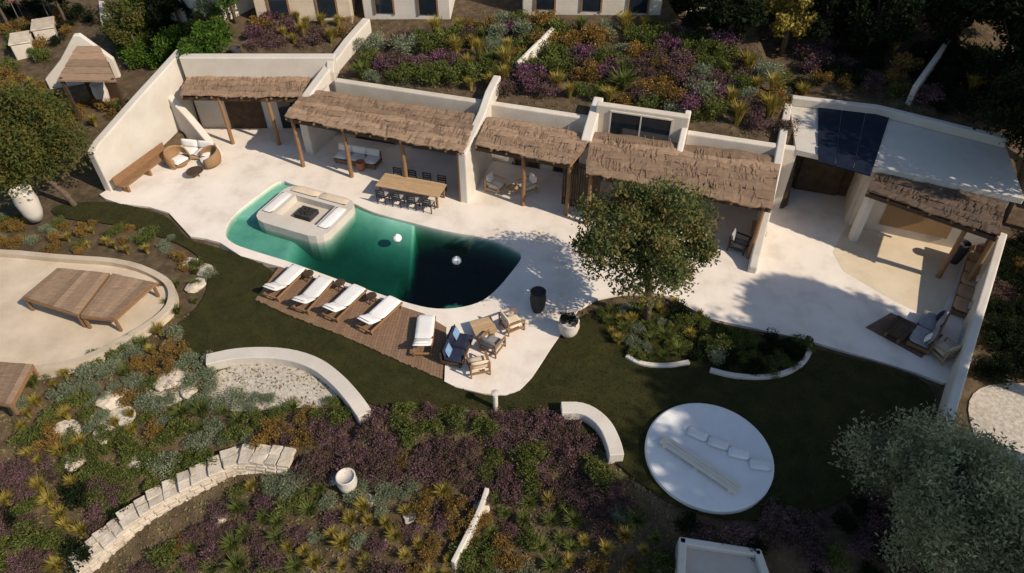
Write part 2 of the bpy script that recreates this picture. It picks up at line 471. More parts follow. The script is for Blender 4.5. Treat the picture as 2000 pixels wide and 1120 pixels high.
def blades(name, poly, n, hgt, wid, m, label, cat, lift=0.05, seed=1):
    rg = np.random.default_rng(seed); mb = MB()
    xs = [p[0] for p in poly]; ys = [p[1] for p in poly]
    X = rg.uniform(min(xs), max(xs), n * 3); Y = rg.uniform(min(ys), max(ys), n * 3)
    ok = inside_np(X, Y, poly); X = X[ok][:n]; Y = Y[ok][:n]
    U = rg.random((len(X), 5))
    for x, y, (u0, u1, u2, u3, u4) in zip(X.tolist(), Y.tolist(), U.tolist()):
        z = terrain_z(x, y) + lift
        if z < -2: z = -0.12 + lift
        a = u0 * 6.28; h = hgt * (.5 + .8 * u1); w = wid * (.6 + .7 * u2)
        ca, sa = math.cos(a), math.sin(a); t = (u3 * 1.6 - .8) * h; t2 = (u4 * 1.6 - .8) * h
        b = len(mb.v)
        mb.v += [(x - ca * w, y - sa * w, z), (x + ca * w, y + sa * w, z), (x + t, y + t2, z + h)]
        mb.f.append((b, b + 1, b + 2))
    o = mb.build(name, m)
    tag(o, label, cat, kind='stuff')
    return o
blades('grass', LAWN, 45000, 0.055, 0.016, 'leaf_lawn', 'short dark olive grass of the lawn around the terrace', 'grass', 0.085)

# ------------------------------------------------------------------ terrace, pool
t = MB().prism(TERRACE, -0.6, 0.0, [POOL], hole_z0=-2.4).build('terrace', 'screed')
tag(t, kind='structure')
def pool_floor():
    mb = MB(); xs = [p[0] for p in POOL]; ys = [p[1] for p in POOL]
    x0, x1, y0, y1 = min(xs) - .3, max(xs) + .3, min(ys) - .3, max(ys) + .3
    st = .12; nx = int((x1 - x0) / st) + 1; ny = int((y1 - y0) / st) + 1
    back = px([(700, 398), (760, 424), (870, 452)])
    Xg, Yg = np.meshgrid(x0 + np.arange(nx) * st, y0 + np.arange(ny) * st)
    BD = edge_np(Xg, Yg, back + back[::-1]); q = P(885, 590)
    for j in range(ny):
        for i in range(nx):
            x, y = x0 + i * st, y0 + j * st; bd = BD[j, i]
            d = lerp(0.30, 1.15, smooth((x + 10.4) / 1.4))      # shallow shelf at the left
            d = lerp(d, 2.25, smooth((x + 5.3) / 0.6))           # deep water at the right
            if x < -4.6 and bd < 3: d = min(d, 0.05 + 0.45 * bd) # beach entry along the back
            if (x - q.x) ** 2 + (y - q.y) ** 2 < .55: d = min(d, 0.7)   # corner step
            if y > 26.6 and x < -9.5: d = min(d, 0.14)
            mb.v.append((x, y, -0.08 - d))
    for j in range(ny - 1):
        for i in range(nx - 1):
            a = j * nx + i; mb.f.append((a, a + 1, a + nx + 1, a + nx))
    return mb.build('pool_floor', 'pool_tile', smooth_=True)
tag(pool_floor(), kind='structure')
cx = sum(p[0] for p in POOL) / len(POOL); cy = sum(p[1] for p in POOL) / len(POOL)
def grow(poly, d):
    out = []; n = len(poly)
    for i in range(n):
        a = Vector(poly[i - 1]); b = Vector(poly[i]); c = Vector(poly[(i + 1) % n])
        tt = (c - a).normalized(); nn = Vector((tt.y, -tt.x))
        A = sum(poly[k][0] * poly[(k + 1) % n][1] - poly[(k + 1) % n][0] * poly[k][1] for k in range(n))
        if A < 0: nn = -nn
        out.append(tuple(b + nn * d))
    return out
wb = MB().prism(grow(POOL, .04), -2.38, -0.07)
wv = wb.v
# close the bottom
wt = tessellate_polygon([[Vector((p[0], p[1], 0)) for p in grow(POOL, .04)]])
b0 = len(wb.v); wb.v += [(p[0], p[1], -2.38) for p in grow(POOL, .04)]
wb.f += [tuple(b0 + i for i in tr)[::-1] for tr in wt]
w = wb.build('pool_water', 'water'); tag(w, kind='structure')
bm = bmesh.new(); bm.from_mesh(w.data); bmesh.ops.remove_doubles(bm, verts=bm.verts, dist=1e-4); bmesh.ops.recalc_face_normals(bm, faces=bm.faces); bm.to_mesh(w.data); bm.free()

# sunken fire lounge standing in the pool
def fire_lounge():
    c = P(598, 414, 0.2)
    root = empty('fire_lounge', (c.x, c.y, 0), R(-23))
    tag(root, 'white sunken lounge with a dark fire pit standing in the pool', 'fire lounge')
    ow, od, iw, idp = 2.0, 1.6, 1.15, 0.8
    outer = rounded([(-ow, -od), (ow, -od), (ow, od), (-ow, od)], 1)
    outer = rounded([(-ow, -od), (0, -od), (ow, -od), (ow, 0), (ow, od), (0, od), (-ow, od), (-ow, 0)], 2)
    inner = [(-iw, -idp), (iw, -idp), (iw, idp), (-iw, idp)]
    MB().prism(outer, -2.3, 0.32, [inner], hole_z0=-0.5).build('ring_wall', 'plaster_white', root, 0.03)
    MB().box(-iw - .02, -idp - .02, -.6, iw + .02, idp + .02, -.03).build('pit_floor', 'plaster', root)
    fp = MB().box(-.45, -.38, -.03, .45, .38, .22).build('fire_pit', 'charcoal', root, 0.03)
    mb = MB(); rnd = random.Random(4)
    for i in range(26):
        a, r = rnd.uniform(0, 6.28), rnd.uniform(0, .28)
        mb.lathe([(.02, 0), (.06, .02), (.05, .07), (.015, .09)], 6, (r * math.cos(a) * 1.2, r * math.sin(a), .22))
    mb.build('lava_rock', 'ash', fp)
    for (x0, x1, y0, y1) in ((-1.6, -.05, 1.0, 1.45), (.05, 1.6, 1.0, 1.45), (-1.85, -1.3, -.9, .75), (1.3, 1.85, -.9, .75)):
        pillow(MB(), x0, y0, .32, x1, y1, .44).build('seat_cushion', 'cushion_beige' if y0 > .9 else 'cushion_white', root, smooth_=True)
fire_lounge()

# wooden sun deck of single planks
def deck():
    root = MB()
    lb = DECK_BACK; lf = DECK_FRONT
    def along(pl, t):
        seg = [(Vector(b) - Vector(a)).length for a, b in zip(pl, pl[1:])]; L = sum(seg) * t
        for (a, b), s in zip(zip(pl, pl[1:]), seg):
            if L <= s + 1e-6: return Vector(a).lerp(Vector(b), L / s)
            L -= s
        return Vector(pl[-1])
    base = MB().prism([tuple(along(lf, i / 20)) for i in range(21)] + [tuple(along(lb, 1 - i / 20)) for i in range(21)], -.35, -0.005)
    d = base.build('sun_deck', 'wood_dark'); tag(d, 'brown timber sun deck under the loungers along the pool', 'deck')
    n = 66
    for i in range(n):
        t0, t1 = (i + .04) / n, (i + .96) / n
        q = [along(lf, t0), along(lf, t1), along(lb, t1), along(lb, t0)]
        dx = random.Random(i).uniform(-.03, .03)
        q[0] = q[0] + (q[0] - q[3]).normalized() * (.05 + dx); q[1] = q[1] + (q[1] - q[2]).normalized() * (.05 + dx)
        q[2] = q[2] + (q[1] - q[2]).normalized() * .02; q[3] = q[3] + (q[0] - q[3]).normalized() * .02
        MB().quadbox(q, 0.0, 0.03).build('plank', 'wood_deck', d)
deck()

# ------------------------------------------------------------------ the villa
def wall_seg(mb, a, b, th, z0, za, zb=None, side=1):
    """wall standing on line a-b, thickness to the left of a->b (side=1) or right"""
    a = Vector(a[:2]); b = Vector(b[:2]); d = (b - a).normalized(); n = Vector((-d.y, d.x)) * th * side
    zb = za if zb is None else zb
    q = [a, b, b + n, a + n]; zz = [za, zb, zb, za]
    if side < 0: q = q[::-1]; zz = zz[::-1]
    return mb.quadbox(q, z0, zz)
def fin(name, a, b, prof, th, m, parent, z0=-.3):
    """free-standing wall with a sloping or stepped top: prof = [(t along a->b, z)]"""
    a = Vector(a[:2]); b = Vector(b[:2]); d = (b - a); n = Vector((-d.y, d.x)).normalized() * th / 2
    mb = MB(); k = len(prof)
    for s in (1, -1):
        for t_, z in prof:
            p = a + d * t_ + n * s; mb.v.append((p.x, p.y, z))
        for t_, z in prof:
            p = a + d * t_ + n * s; mb.v.append((p.x, p.y, z0))
    for i in range(k - 1):
        mb.f.append((i, i + 1, k + i + 1, k + i)); mb.f.append((2 * k + i, 3 * k + i, 3 * k + i + 1, 2 * k + i + 1))
        mb.f.append((i, 2 * k + i, 2 * k + i + 1, i + 1))
    mb.f.append((0, k, 3 * k, 2 * k)); mb.f.append((k - 1, 3 * k - 1, 4 * k - 1, 2 * k - 1)[::-1])
    bmx = bmesh.new(); me = bpy.data.meshes.new(name); me.from_pydata(mb.v, [], mb.f); bmx.from_mesh(me)
    bmesh.ops.recalc_face_normals(bmx, faces=bmx.faces); bmx.to_mesh(me); bmx.free()
    me.materials.append(MATS[m]); o = bpy.data.objects.new(name, me); col.objects.link(o)
    o.parent = parent
    bv = o.modifiers.new('bevel', 'BEVEL'); bv.width = .07; bv.segments = 3; bv.limit_method = 'ANGLE'; bv.angle_limit = R(30)
    return o
villa = empty('villa', (2, 29, 0))
tag(villa, 'long cream plastered villa dug into the planted hillside behind the pool', 'villa')
def VP(o):     # keep world coordinates while parented to the villa
    o.parent = villa; o.matrix_parent_inverse = Matrix.Translation(villa.location).inverted(); return o
def fac(x, off=0.0): return (x + off * -0.292, facade_y(x) + off * -0.956)   # off>0: in front of the facade
def opening(x0, x1, z0, z1, name, m, depth=.04, frame=True, fm='wood'):
    a = fac(x0, depth); b = fac(x1, depth)
    mb = MB(); wall_seg(mb, a, b, .06, z0, z1)
    o = VP(mb.build(name, m))
    if frame:
        for (p0, p1, za, zb) in ((x0 - .07, x0, z0, z1 + .07), (x1, x1 + .07, z0, z1 + .07), (x0, x1, z1 + .002, z1 + .07), ((x0 + x1) / 2 - .03, (x0 + x1) / 2 + .03, z0, z1)):
            f = MB(); wall_seg(f, fac(p0, depth + .03), fac(p1, depth + .03), .08, za, zb)
            g = f.build('frame', fm, o)
            g.matrix_parent_inverse = Matrix.Translation(villa.location).inverted() @ Matrix.Identity(4)
            g.matrix_parent_inverse = Matrix.Identity(4)
    return o
# main facade with parapet
XS = [-9.4, -1.6, 4.0, 8.2, 13.0]
for x0, x1 in zip(XS, XS[1:]):
    mb = MB(); wall_seg(mb, fac(x0), fac(x1), .4, -.3, 4.1 if x0 == 4.0 else 3.28)
    VP(mb.build('facade_wall', 'plaster', bevel=.06))
for (x0, x1, z1, m, n_) in ((-8.6, -6.4, 2.3, 'dark_glass', 'glass_door'), (-5.4, -3.0, 2.3, 'dark_glass', 'glass_door'), (0.2, 1.4, 2.2, 'wood_dark', 'door'), (2.2, 3.4, 2.2, 'dark_glass', 'glass_door'),
                            (5.0, 7.0, 2.3, 'dark_glass', 'glass_door'), (9.2, 10.8, 2.3, 'wood_dark', 'door')):
    opening(x0, x1, 0.01, z1, n_, m)
# far wing at the left
mb = MB(); wall_seg(mb, (-17.6, 34.7), (-9.4, 34.7), .55, -.3, 4.15); VP(mb.build('facade_wall', 'plaster_white', bevel=.06))
mb = MB(); mb.box(-15.9, 34.62, 0.01, -13.9, 34.68, 2.35); od = VP(mb.build('door', 'wood_dark'))
mb = MB(); mb.box(-13.0, 34.62, 0.01, -11.4, 34.68, 2.3); VP(mb.build('glass_door', 'dark_glass'))
mb = MB(); wall_seg(mb, (-9.42, 34.7), (-9.42, facade_y(-9.4) + .5), .4, -.3, 4.0, 3.5, side=-1); VP(mb.build('return_wall', 'plaster', bevel=.05))
# fin walls that run up over the roofs
VF = lambda *a: VP(fin(*a))
VF('fin_wall', (-10.9, 31.9), (-8.2, 38.6), [(0, 2.9), (.12, 3.15), (.35, 3.6), (.7, 4.3), (1, 4.7)], .5, 'plaster_white', villa)
VF('fin_wall', (-2.35, 27.5), (-.75, 33.0), [(0, 2.8), (.3, 3.05), (.55, 3.3), (.75, 3.8), (1, 4.0)], .42, 'plaster_white', villa)
VF('fin_wall', (3.45, 28.1), (4.25, 30.9), [(0, 3.15), (.3, 3.5), (1, 3.9)], .5, 'plaster_white', villa)
VF('fin_wall', (7.6, 27.0), (8.4, 29.6), [(0, 3.05), (.5, 3.5), (1, 3.9)], .3, 'plaster_white', villa)
VF('fin_wall', (10.45, 22.3), (13.5, 30.6), [(0, .35), (.06, .6), (.2, 1.7), (.3, 2.5), (.48, 3.2), (.75, 3.5), (1, 3.7)], .38, 'plaster_white', villa)
# clerestory window above the pergola
opening(4.75, 7.45, 2.45, 3.85, 'window', 'dark_glass', fm='plaster_white')
# right wing: flat roof, solar panels, shaded rooms
RW = [(12.9, 27.0), (15.9, 25.6), (21.2, 23.2), (22.6, 27.4), (17.8, 30.4), (13.9, 31.4)]
VP(MB().prism(RW, 3.05, 3.3).build('flat_roof', 'plaster_white', bevel=.05))
for a, b in ((RW[3], RW[4]), (RW[4], RW[5])):
    mb = MB(); wall_seg(mb, b, a, .35, 3.3, 3.75, side=-1); VP(mb.build('roof_parapet', 'plaster_white', bevel=.05))
mb = MB(); wall_seg(mb, (13.6, 29.0), (16.9, 27.9), .4, -.3, 3.05); VP(mb.build('room_wall', 'wood_dark'))
mb = MB(); wall_seg(mb, (14.2, 28.68), (16.1, 28.05), .05, 0.01, 2.4); VP(mb.build('door', 'wood_dark'))
mb = MB(); wall_seg(mb, (16.1, 25.9), (16.9, 28.0), .3, -.3, 3.04); VP(mb.build('side_wall', 'plaster'))
mb = MB(); wall_seg(mb, (15.9, 25.75), (21.0, 23.6), .4, -.3, 3.05); VP(mb.build('room_wall', 'plaster'))
mb = MB(); wall_seg(mb, (17.0, 25.2), (19.6, 24.1), .06, 0.45, 2.5); VP(mb.build('reed_screen', 'rattan'))
mb = MB(); mb.box(15.55, 24.5, -.2, 15.9, 24.85, 3.0); VP(mb.build('column', 'plaster_white', bevel=.04))

# solar array
def solar():
    A, B, C, D = [P(u, v, 3.3) for u, v in ((1597, 318), (1700, 346), (1740, 222), (1597, 206))]
    root = empty('solar_array', (A + C) / 2)
    tag(root, 'dark navy solar panels on the flat roof of the right wing', 'solar panels')
    iv = Matrix.Translation(root.location).inverted()
    nx, ny = 3, 4
    def pt(s, t_): return A.lerp(B, s).lerp(D.lerp(C, s), t_)
    for i in range(nx):
        for j in range(ny):
            q = [pt((i + .02) / nx, (j + .02) / ny), pt((i + .98) / nx, (j + .02) / ny), pt((i + .98) / nx, (j + .98) / ny), pt((i + .02) / nx, (j + .98) / ny)]
            z = [3.36 + .12 * (j % 1), ] * 4
            o = MB().quadbox(q, 3.30, [3.36, 3.36, 3.42, 3.42]).build('panel', 'solar', root); o.matrix_parent_inverse = iv
solar()

# left garden wall with sloping top and the shaded niche beside it
gw = empty('sloping_wall', P(229, 371)); tag(gw, 'tall cream wall with a sloping top beside the terrace and timber bench', 'wall')
o = fin('wall', (-20.3, 28.5), (-17.85, 35.6), [(0, 2.2), (.06, 2.45), (.5, 3.3), (1, 4.2)], .45, 'plaster_white', None)
o.parent = gw; o.matrix_parent_inverse = Matrix.Translation(gw.location).inverted()
b2 = empty('buttress_wall', P(425, 300)); tag(b2, 'low cream buttress wall sloping down to the terrace beside the niche', 'wall')
o = fin('wall', P(428, 302), P(352, 262), [(0, .12), (.05, .4), (.5, 1.7), (1, 2.75)], .4, 'plaster_white', None)
o.parent = b2; o.matrix_parent_inverse = Matrix.Translation(b2.location).inverted()

# right garden wall
rw = empty('garden_wall', (17.5, 18, 0)); tag(rw, 'long low white garden wall enclosing the right side of the terrace', 'wall')
o = fin('wall', (14.55, 13.55), (20.9, 22.9), [(0, .8), (.4, 1.15), (.7, 1.5), (1, 1.8)], .34, 'plaster_white', None, z0=-1.2)
o.parent = rw; o.matrix_parent_inverse = Matrix.Translation(rw.location).inverted()

# ------------------------------------------------------------------ pergolas with reed roofs
def pergola(label, BL, BR, FR, FL, z, posts, m='reed', rows=7, seed=0, group='reed pergolas'):
    rnd = random.Random(seed)
    BL, BR, FR, FL = [Vector(p[:2]) for p in (BL, BR, FR, FL)]
    c = (BL + BR + FR + FL) / 4
    root = empty('pergola', (c.x, c.y, 0)); tag(root, label, 'pergola', group)
    iv = Matrix.Translation(root.location).inverted()
    def kid(o): o.parent = root; o.matrix_parent_inverse = iv; return o
    def pt(s, t_): return FL.lerp(FR, s).lerp(BL.lerp(BR, s), t_)
    L = (FR - FL).length
    # beams
    for t_ in (0.06, 0.94):
        a, b = pt(0.0, t_), pt(1.0, t_)
        kid(MB().bar((a.x, a.y, z - .24), (b.x, b.y, z - .24), .14, .2).build('beam', 'wood_dark'))
    n = max(3, int(L / 0.75))
    for i in range(n + 1):
        a, b = pt(i / n * .98 + .01, -.03), pt(i / n * .98 + .01, 1.0)
        kid(MB().tube([(a.x, a.y, z - .09), (b.x, b.y, z - .05)], .055, 7).build('rafter', 'wood'))
    # overlapping rolls of reed: each is one mat with ragged lip
    for r in range(rows):
        mb = MB(); t0, t1 = r / rows - .02, (r + 1) / rows + .05
        k = max(10, int(L / .16))
        for i in range(k + 1):
            s = i / k
            sag = .035 * math.sin(s * L * 1.5 + r * 1.9) + .02 * math.sin(s * L * 4.3 + r) + rnd.uniform(-.008, .008)
            rg = rnd.uniform(-.02, .02)
            a, b, mid = pt(s, t0 + rg), pt(s, t1), pt(s, (t0 + t1) / 2)
            zz = z + .012 * r
            mb.v += [(a.x, a.y, zz + .035 + sag + rnd.uniform(-.015, .015)), (mid.x, mid.y, zz + .10 + sag + rnd.uniform(-.01, .02)), (b.x, b.y, zz + .012 + sag),
                     (a.x, a.y, zz - .02 + sag), (b.x, b.y, zz - .03 + sag)]
        for i in range(k):
            p = i * 5; q = p + 5
            mb.f += [(p, q, q + 1, p + 1), (p + 1, q + 1, q + 2, p + 2), (p, p + 3, q + 3, q), (p + 3, p + 4, q + 4, q + 3), (p + 2, q + 2, q + 4, p + 4)]
        kid(mb.build('reed_mat', m))
    # loose canes lying over the mats, running down the slope and out over the front lip
    mb = MB(); dv = (BL - FL).normalized()
    for i in range(int(L * 30)):
        s, t_ = rnd.random(), rnd.uniform(-.05, .85); l_ = rnd.uniform(.35, .9)
        a = pt(s, t_); b = a + (Matrix.Rotation(rnd.gauss(0, .10), 2) @ dv) * l_
        za = z + .075 + .012 * rows * max(0, t_) + rnd.uniform(0, .03)
        mb.bar((a.x, a.y, za - (.05 if t_ < -.03 else 0)), (b.x, b.y, za + .03), .018, .014)
    tag(kid(mb.build('loose_cane', m)), kind='stuff')
    for (s, t_) in posts:
        a = pt(s, t_)
        kid(MB().tube([(a.x, a.y, 0.0), (a.x + .02, a.y, z * .5), (a.x, a.y, z - .14)], [.11, .10, .095], 10).build('post', 'wood', smooth_=False))
    return root
ZR = 2.95
pergola('long brown reed pergola over the dining table, between the two tall fin walls', P(600, 178, ZR), P(936, 230, ZR), P(905, 298, ZR), P(556, 228, ZR), ZR, [(.03, .06), (.33, .06), (.66, .06), (.965, .06)], seed=1)
pergola('reed pergola above the white armchairs, right of the fin wall by the dining table', P(952, 232, ZR), P(1160, 268, ZR), P(1116, 322, ZR), P(928, 284, ZR), ZR, [(.5, .06), (.97, .06)], seed=2)
pergola('reed pergola behind the round terrace tree', Vector(fac(4.0, .8)), Vector(fac(12.35, .5)), P(1508, 408, ZR), P(1144, 338, ZR), ZR, [(.03, .06), (.5, .06), (.96, .06)], seed=3)
pergola('far reed pergola beside the sloping cream wall', P(372, 142, ZR), P(612, 146, ZR), P(590, 190, ZR), P(352, 186, ZR), ZR, [(.3, .06), (.7, .06)], rows=5, seed=4)
pergola('reed pergola with shade put into its dark reed colour over the cream lounge', P(1712, 332, ZR), P(1962, 402, ZR), P(1952, 462, ZR), P(1694, 372, ZR), ZR, [(.78, .08), (.985, .08)], m='reed_shaded', rows=5, seed=5)

lf = MB().prism(rounded(px([(1618, 512), (1652, 440), (1690, 412), (1900, 470), (1862, 560), (1832, 628), (1740, 585)]), 1), .001, .006).build('sunwarm_floor', 'screed_sunwarm'); tag(lf, kind='structure')  # added sheet outlining the sunlit floor, its warm light put into the colour
# timber screen under the pergola behind the tree
def screen():
    a, b = P(1098, 398), P(1165, 418)
    root = empty('slatted_screen', (a + b) / 2); tag(root, 'grey brown slatted timber screen under the pergola beside the tree', 'screen')
    iv = Matrix.Translation(root.location).inverted()
    n = 16
    for i in range(n):
        p = a.lerp(b, i / (n - 1))
        o = MB().box(p.x - .045, p.y - .03, 0, p.x + .045, p.y + .03, 2.55).build('slat', 'wood_dark', root); o.matrix_parent_inverse = iv
    for z in (.3, 2.3):
        o = MB().bar((a.x, a.y + .05, z), (b.x, b.y + .05, z), .05, .09).build('rail', 'wood_dark', root); o.matrix_parent_inverse = iv
screen()

# ------------------------------------------------------------------ furniture
def lounger():
    root = empty('sun_lounger')
    f = MB()
    f.bar((-.34, -1.0, .24), (-.34, 1.0, .24), .06, .08); f.bar((.34, -1.0, .24), (.34, 1.0, .24), .06, .08)
    f.bar((-.37, .97, .24), (.37, .97, .24), .06, .08); f.bar((-.37, -.97, .24), (.37, -.97, .24), .06, .08)
    f.build('frame', 'wood', root, .01)
    for sx in (-.33, .33):
        for sy in (-.9, .9):
            MB().bar((sx, sy, 0), (sx, sy, .21), .06, .06).build('leg', 'wood', root)
    pillow(MB(), -.36, -.28, .28, .36, 1.0, .42, 10, .12).build('seat_cushion', 'cushion_white', root, smooth_=True)
    bk = pillow(MB(), -.36, -.72, -.07, .36, 0, .07, 10, .12)
    ca, sa = math.cos(R(24)), math.sin(R(24))
    bk.v = [(x, -.28 + y * ca - 0 * z, .35 - y * sa + z * ca) for x, y, z in bk.v]
    o = bk.build('back_cushion', 'cushion_white', root, smooth_=True)
    hp = pillow(MB(), -.28, -.66, .06, .28, -.42, .17, 6)
    hp.v = [(x, -.28 + y * ca + z * sa * .3, .35 - y * sa + z * ca) for x, y, z in hp.v]
    hp.build('head_pillow', 'cushion_white', root, smooth_=True)
    return root
LG = [((584, 524), (529, 577)), ((638, 545), (585, 604)), ((698, 566), (648, 614)), ((767, 590), (716, 637)), ((834, 612), (824, 698))]
LL = ['white cushioned sun lounger at the lawn end of the deck, beside the shallow water', 'white cushioned sun lounger, second from the shallow end of the deck',
      'white cushioned sun lounger, middle one of the five on the deck', 'white cushioned sun lounger, second from the armchairs along the deck', 'white cushioned sun lounger at the deck end nearest the armchairs']
pl = lounger()
for i, (a, b) in enumerate(LG):
    o = pl if i == 0 else copy_tree(pl)
    A, B = P(*a, .3), P(*b, .3); d = A - B
    o.location = ((A + B) / 2).xy.to_3d() + Vector((0, 0, .03)); o.rotation_euler = (0, 0, math.atan2(d.y, d.x) - math.pi / 2)
    tag(o, LL[i], 'sun lounger', 'sun loungers on the deck')
def side_table(name='side_table', m='wood_dark', r=.22, h=.4):
    root = empty(name)
    MB().lathe([(r, h - .035), (r + .01, h - .02), (r, h)], 18).build('table_top', m, root)
    for k in range(3):
        a = k * 2.094
        MB().bar((.16 * math.cos(a), .16 * math.sin(a), 0), (.11 * math.cos(a), .11 * math.sin(a), h - .03), .035, .035).build('leg', m, root)
    return root
st = side_table()
TL = ['small dark round side table between the first and second loungers', 'small dark round side table between the second and middle loungers', 'small dark round side table between the middle lounger and the next']
for i, (u, v) in enumerate(((606, 548), (667, 566), (728, 592))):
    o = st if i == 0 else copy_tree(st)
    p = P(u, v); o.location = (p.x, p.y, .03); tag(o, TL[i], 'side table', 'lounger side tables')

def armchair(frame='wood', cush='cushion_beige'):
    root = empty('armchair')
    f = MB()
    for sx in (-.36, .36):
        f.bar((sx, -.36, .56), (sx, .36, .60), .07, .05)
        f.bar((sx, -.36, .22), (sx, .36, .22), .05, .07)
    f.bar((-.36, .36, .22), (.36, .36, .22), .05, .07); f.bar((-.36, -.36, .22), (.36, -.36, .22), .05, .07); f.bar((-.36, .38, .72), (.36, .38, .72), .05, .07)
    f.build('frame', frame, root)
    for sx in (-.36, .36):
        MB().bar((sx, -.36, 0), (sx, -.36, .55), .05, .05).build('leg', frame, root)
        MB().bar((sx, .36, 0), (sx, .38, .75), .05, .05).build('leg', frame, root)
    pillow(MB(), -.33, -.36, .25, .33, .3, .43).build('seat_cushion', cush, root, smooth_=True)
    bk = pillow(MB(), -.33, 0, -.08, .33, .5, .08)
    bk.v = [(x, .26 + y * .2 + z * .95, .40 + y * .95 - z * .2) for x, y, z in bk.v]
    bk.build('back_cushion', cush, root, smooth_=True)
    return root
def put(o, u, v, rz, label, cat, group=None, z=0.0):
    p = P(u, v, z); o.location = p; o.rotation_euler = (0, 0, R(rz)); tag(o, label, cat, group); return o
def sofa(L, frame='wood', cush='cushion_beige', n=3, name='sofa', pil=None):
    root = empty(name)
    MB().box(-L / 2, -.42, .1, L / 2, .44, .26).build('base', frame, root, .015)
    MB().box(-L / 2, .36, .262, L / 2, .44, .66).build('back_frame', frame, root, .01)
    for sx in (-L / 2 + .08, L / 2 - .08):
        for sy in (-.34, .36): MB().box(sx - .04, sy - .04, 0, sx + .04, sy + .04, .1).build('leg', frame, root)
    for i in range(n):
        x0, x1 = -L / 2 + L * i / n + .01, -L / 2 + L * (i + 1) / n - .01
        pillow(MB(), x0, -.42, .26, x1, .34, .44).build('seat_cushion', cush, root, smooth_=True)
        bk = pillow(MB(), x0, 0, -.08, x1, .42, .08)
        bk.v = [(x, .22 + y * .2 + z * .95, .43 + y * .95 - z * .2) for x, y, z in bk.v]
        bk.build('back_cushion', cush, root, smooth_=True)
    if pil:
        for k, m in enumerate(pil):
            b = pillow(MB(), -.22, 0, -.07, .22, .4, .07, 6)
            x = -L / 2 + .3 + k * (L - .6) / max(1, len(pil) - 1)
            b.v = [(q + x, .08 + y * .35 + z * .9, .44 + y * .9 - z * .35) for q, y, z in b.v]
            b.build('throw_pillow', m, root, smooth_=True)
    return root
def table(L, W, H, top='wood_pale', name='dining_table'):
    root = empty(name)
    n = max(3, int(W / .16))
    for i in range(n):
        y0 = -W / 2 + W * i / n
        MB().box(-L / 2, y0 + .004, H - .05, L / 2, y0 + W / n - .004, H).build('board', top, root)
    MB().box(-L / 2 + .12, -W / 2 + .1, H - .13, L / 2 - .12, W / 2 - .1, H - .052).build('apron', 'wood', root)
    for sx in (-1, 1):
        for sy in (-1, 1):
            MB().box(sx * (L / 2 - .16) - .05, sy * (W / 2 - .14) - .05, 0, sx * (L / 2 - .16) + .05, sy * (W / 2 - .14) + .05, H - .13).build('leg', 'wood', root)
    return root
def chair(m='charcoal', seat='cushion_grey'):
    root = empty('dining_chair')
    MB().box(-.24, -.24, .42, .24, .24, .46).build('seat_frame', m, root)
    pillow(MB(), -.23, -.23, .46, .23, .23, .53, 6).build('seat_cushion', seat, root, smooth_=True)
    for sx in (-.21, .21):
        MB().bar((sx, -.21, 0), (sx, -.21, .42), .04, .04).build('leg', m, root)
        MB().bar((sx, .21, 0), (sx, .25, .86), .04, .04).build('leg', m, root)
    for z in (.6, .72, .84):
        MB().bar((-.23, .235 + (z - .6) * .06, z), (.23, .235 + (z - .6) * .06, z), .03, .06).build('back_slat', m, root)
    return root
BAX = -17.0
# dining under the long pergola
put(table(3.3, 1.15, .76), 806, 386, BAX, 'pale timber dining table under the long reed pergola', 'table')
ch = chair(); tp = P(806, 386)
cpos = []
for i in range(4):
    for s in (-1, 1):
        cpos.append((-1.2 + .8 * i, .78 * s, 180 if s < 0 else 0))
for i, (lx, ly, rz) in enumerate(cpos):
    o = ch if i == 0 else copy_tree(ch)
    q = Matrix.Rotation(R(BAX), 2) @ Vector((lx, ly))
    o.location = (tp.x + q.x, tp.y + q.y, 0); o.rotation_euler = (0, 0, R(BAX + rz))
    tag(o, 'dark slat back chair on the pool side of the dining table' if ly < 0 else 'dark slat back chair on the house side of the dining table', 'chair', 'dining chairs pool side' if ly < 0 else 'dining chairs house side')
put(sofa(2.4, 'wood', 'cushion_white', 3), 700, 318, BAX, 'white cushioned sofa in the shade of the long pergola', 'sofa')
# two white armchairs under the second pergola
a1 = armchair('wood_pale', 'cushion_white')
put(a1, 968, 372, 60, 'white armchair beside the fin wall under the second pergola', 'armchair')
a2 = copy_tree(a1); put(a2, 1030, 374, -60, 'white armchair beside the slatted screen under the second pergola', 'armchair')
put(side_table('round_table', 'wood_pale', .3, .42), 1000, 380, 0, 'small pale round table between the two white armchairs', 'table')
# round end of the terrace below the pool
b1 = armchair('wood', 'cushion_beige'); put(b1, 1000, 640, 120, 'beige armchair with timber frame facing the deck end', 'armchair')
b3 = armchair('wood', 'cushion_grey'); put(b3, 962, 682, 150, 'grey cushioned armchair on the rounded terrace end', 'armchair')
b4 = copy_tree(b1); put(b4, 935, 722, 195, 'beige armchair on the rounded tip of the terrace beside the lawn', 'armchair')
put(table(.9, .9, .36, 'wood_pale', 'low_table'), 945, 650, 20, 'low square timber table between the terrace end armchairs', 'table')
bs = sofa(1.5, 'wood_dark', 'cushion_navy', 2, 'small_sofa', ['towel_blue', 'towel_blue']); put(bs, 893, 690, 75, 'small navy sofa with blue pillows beside the last lounger', 'sofa')
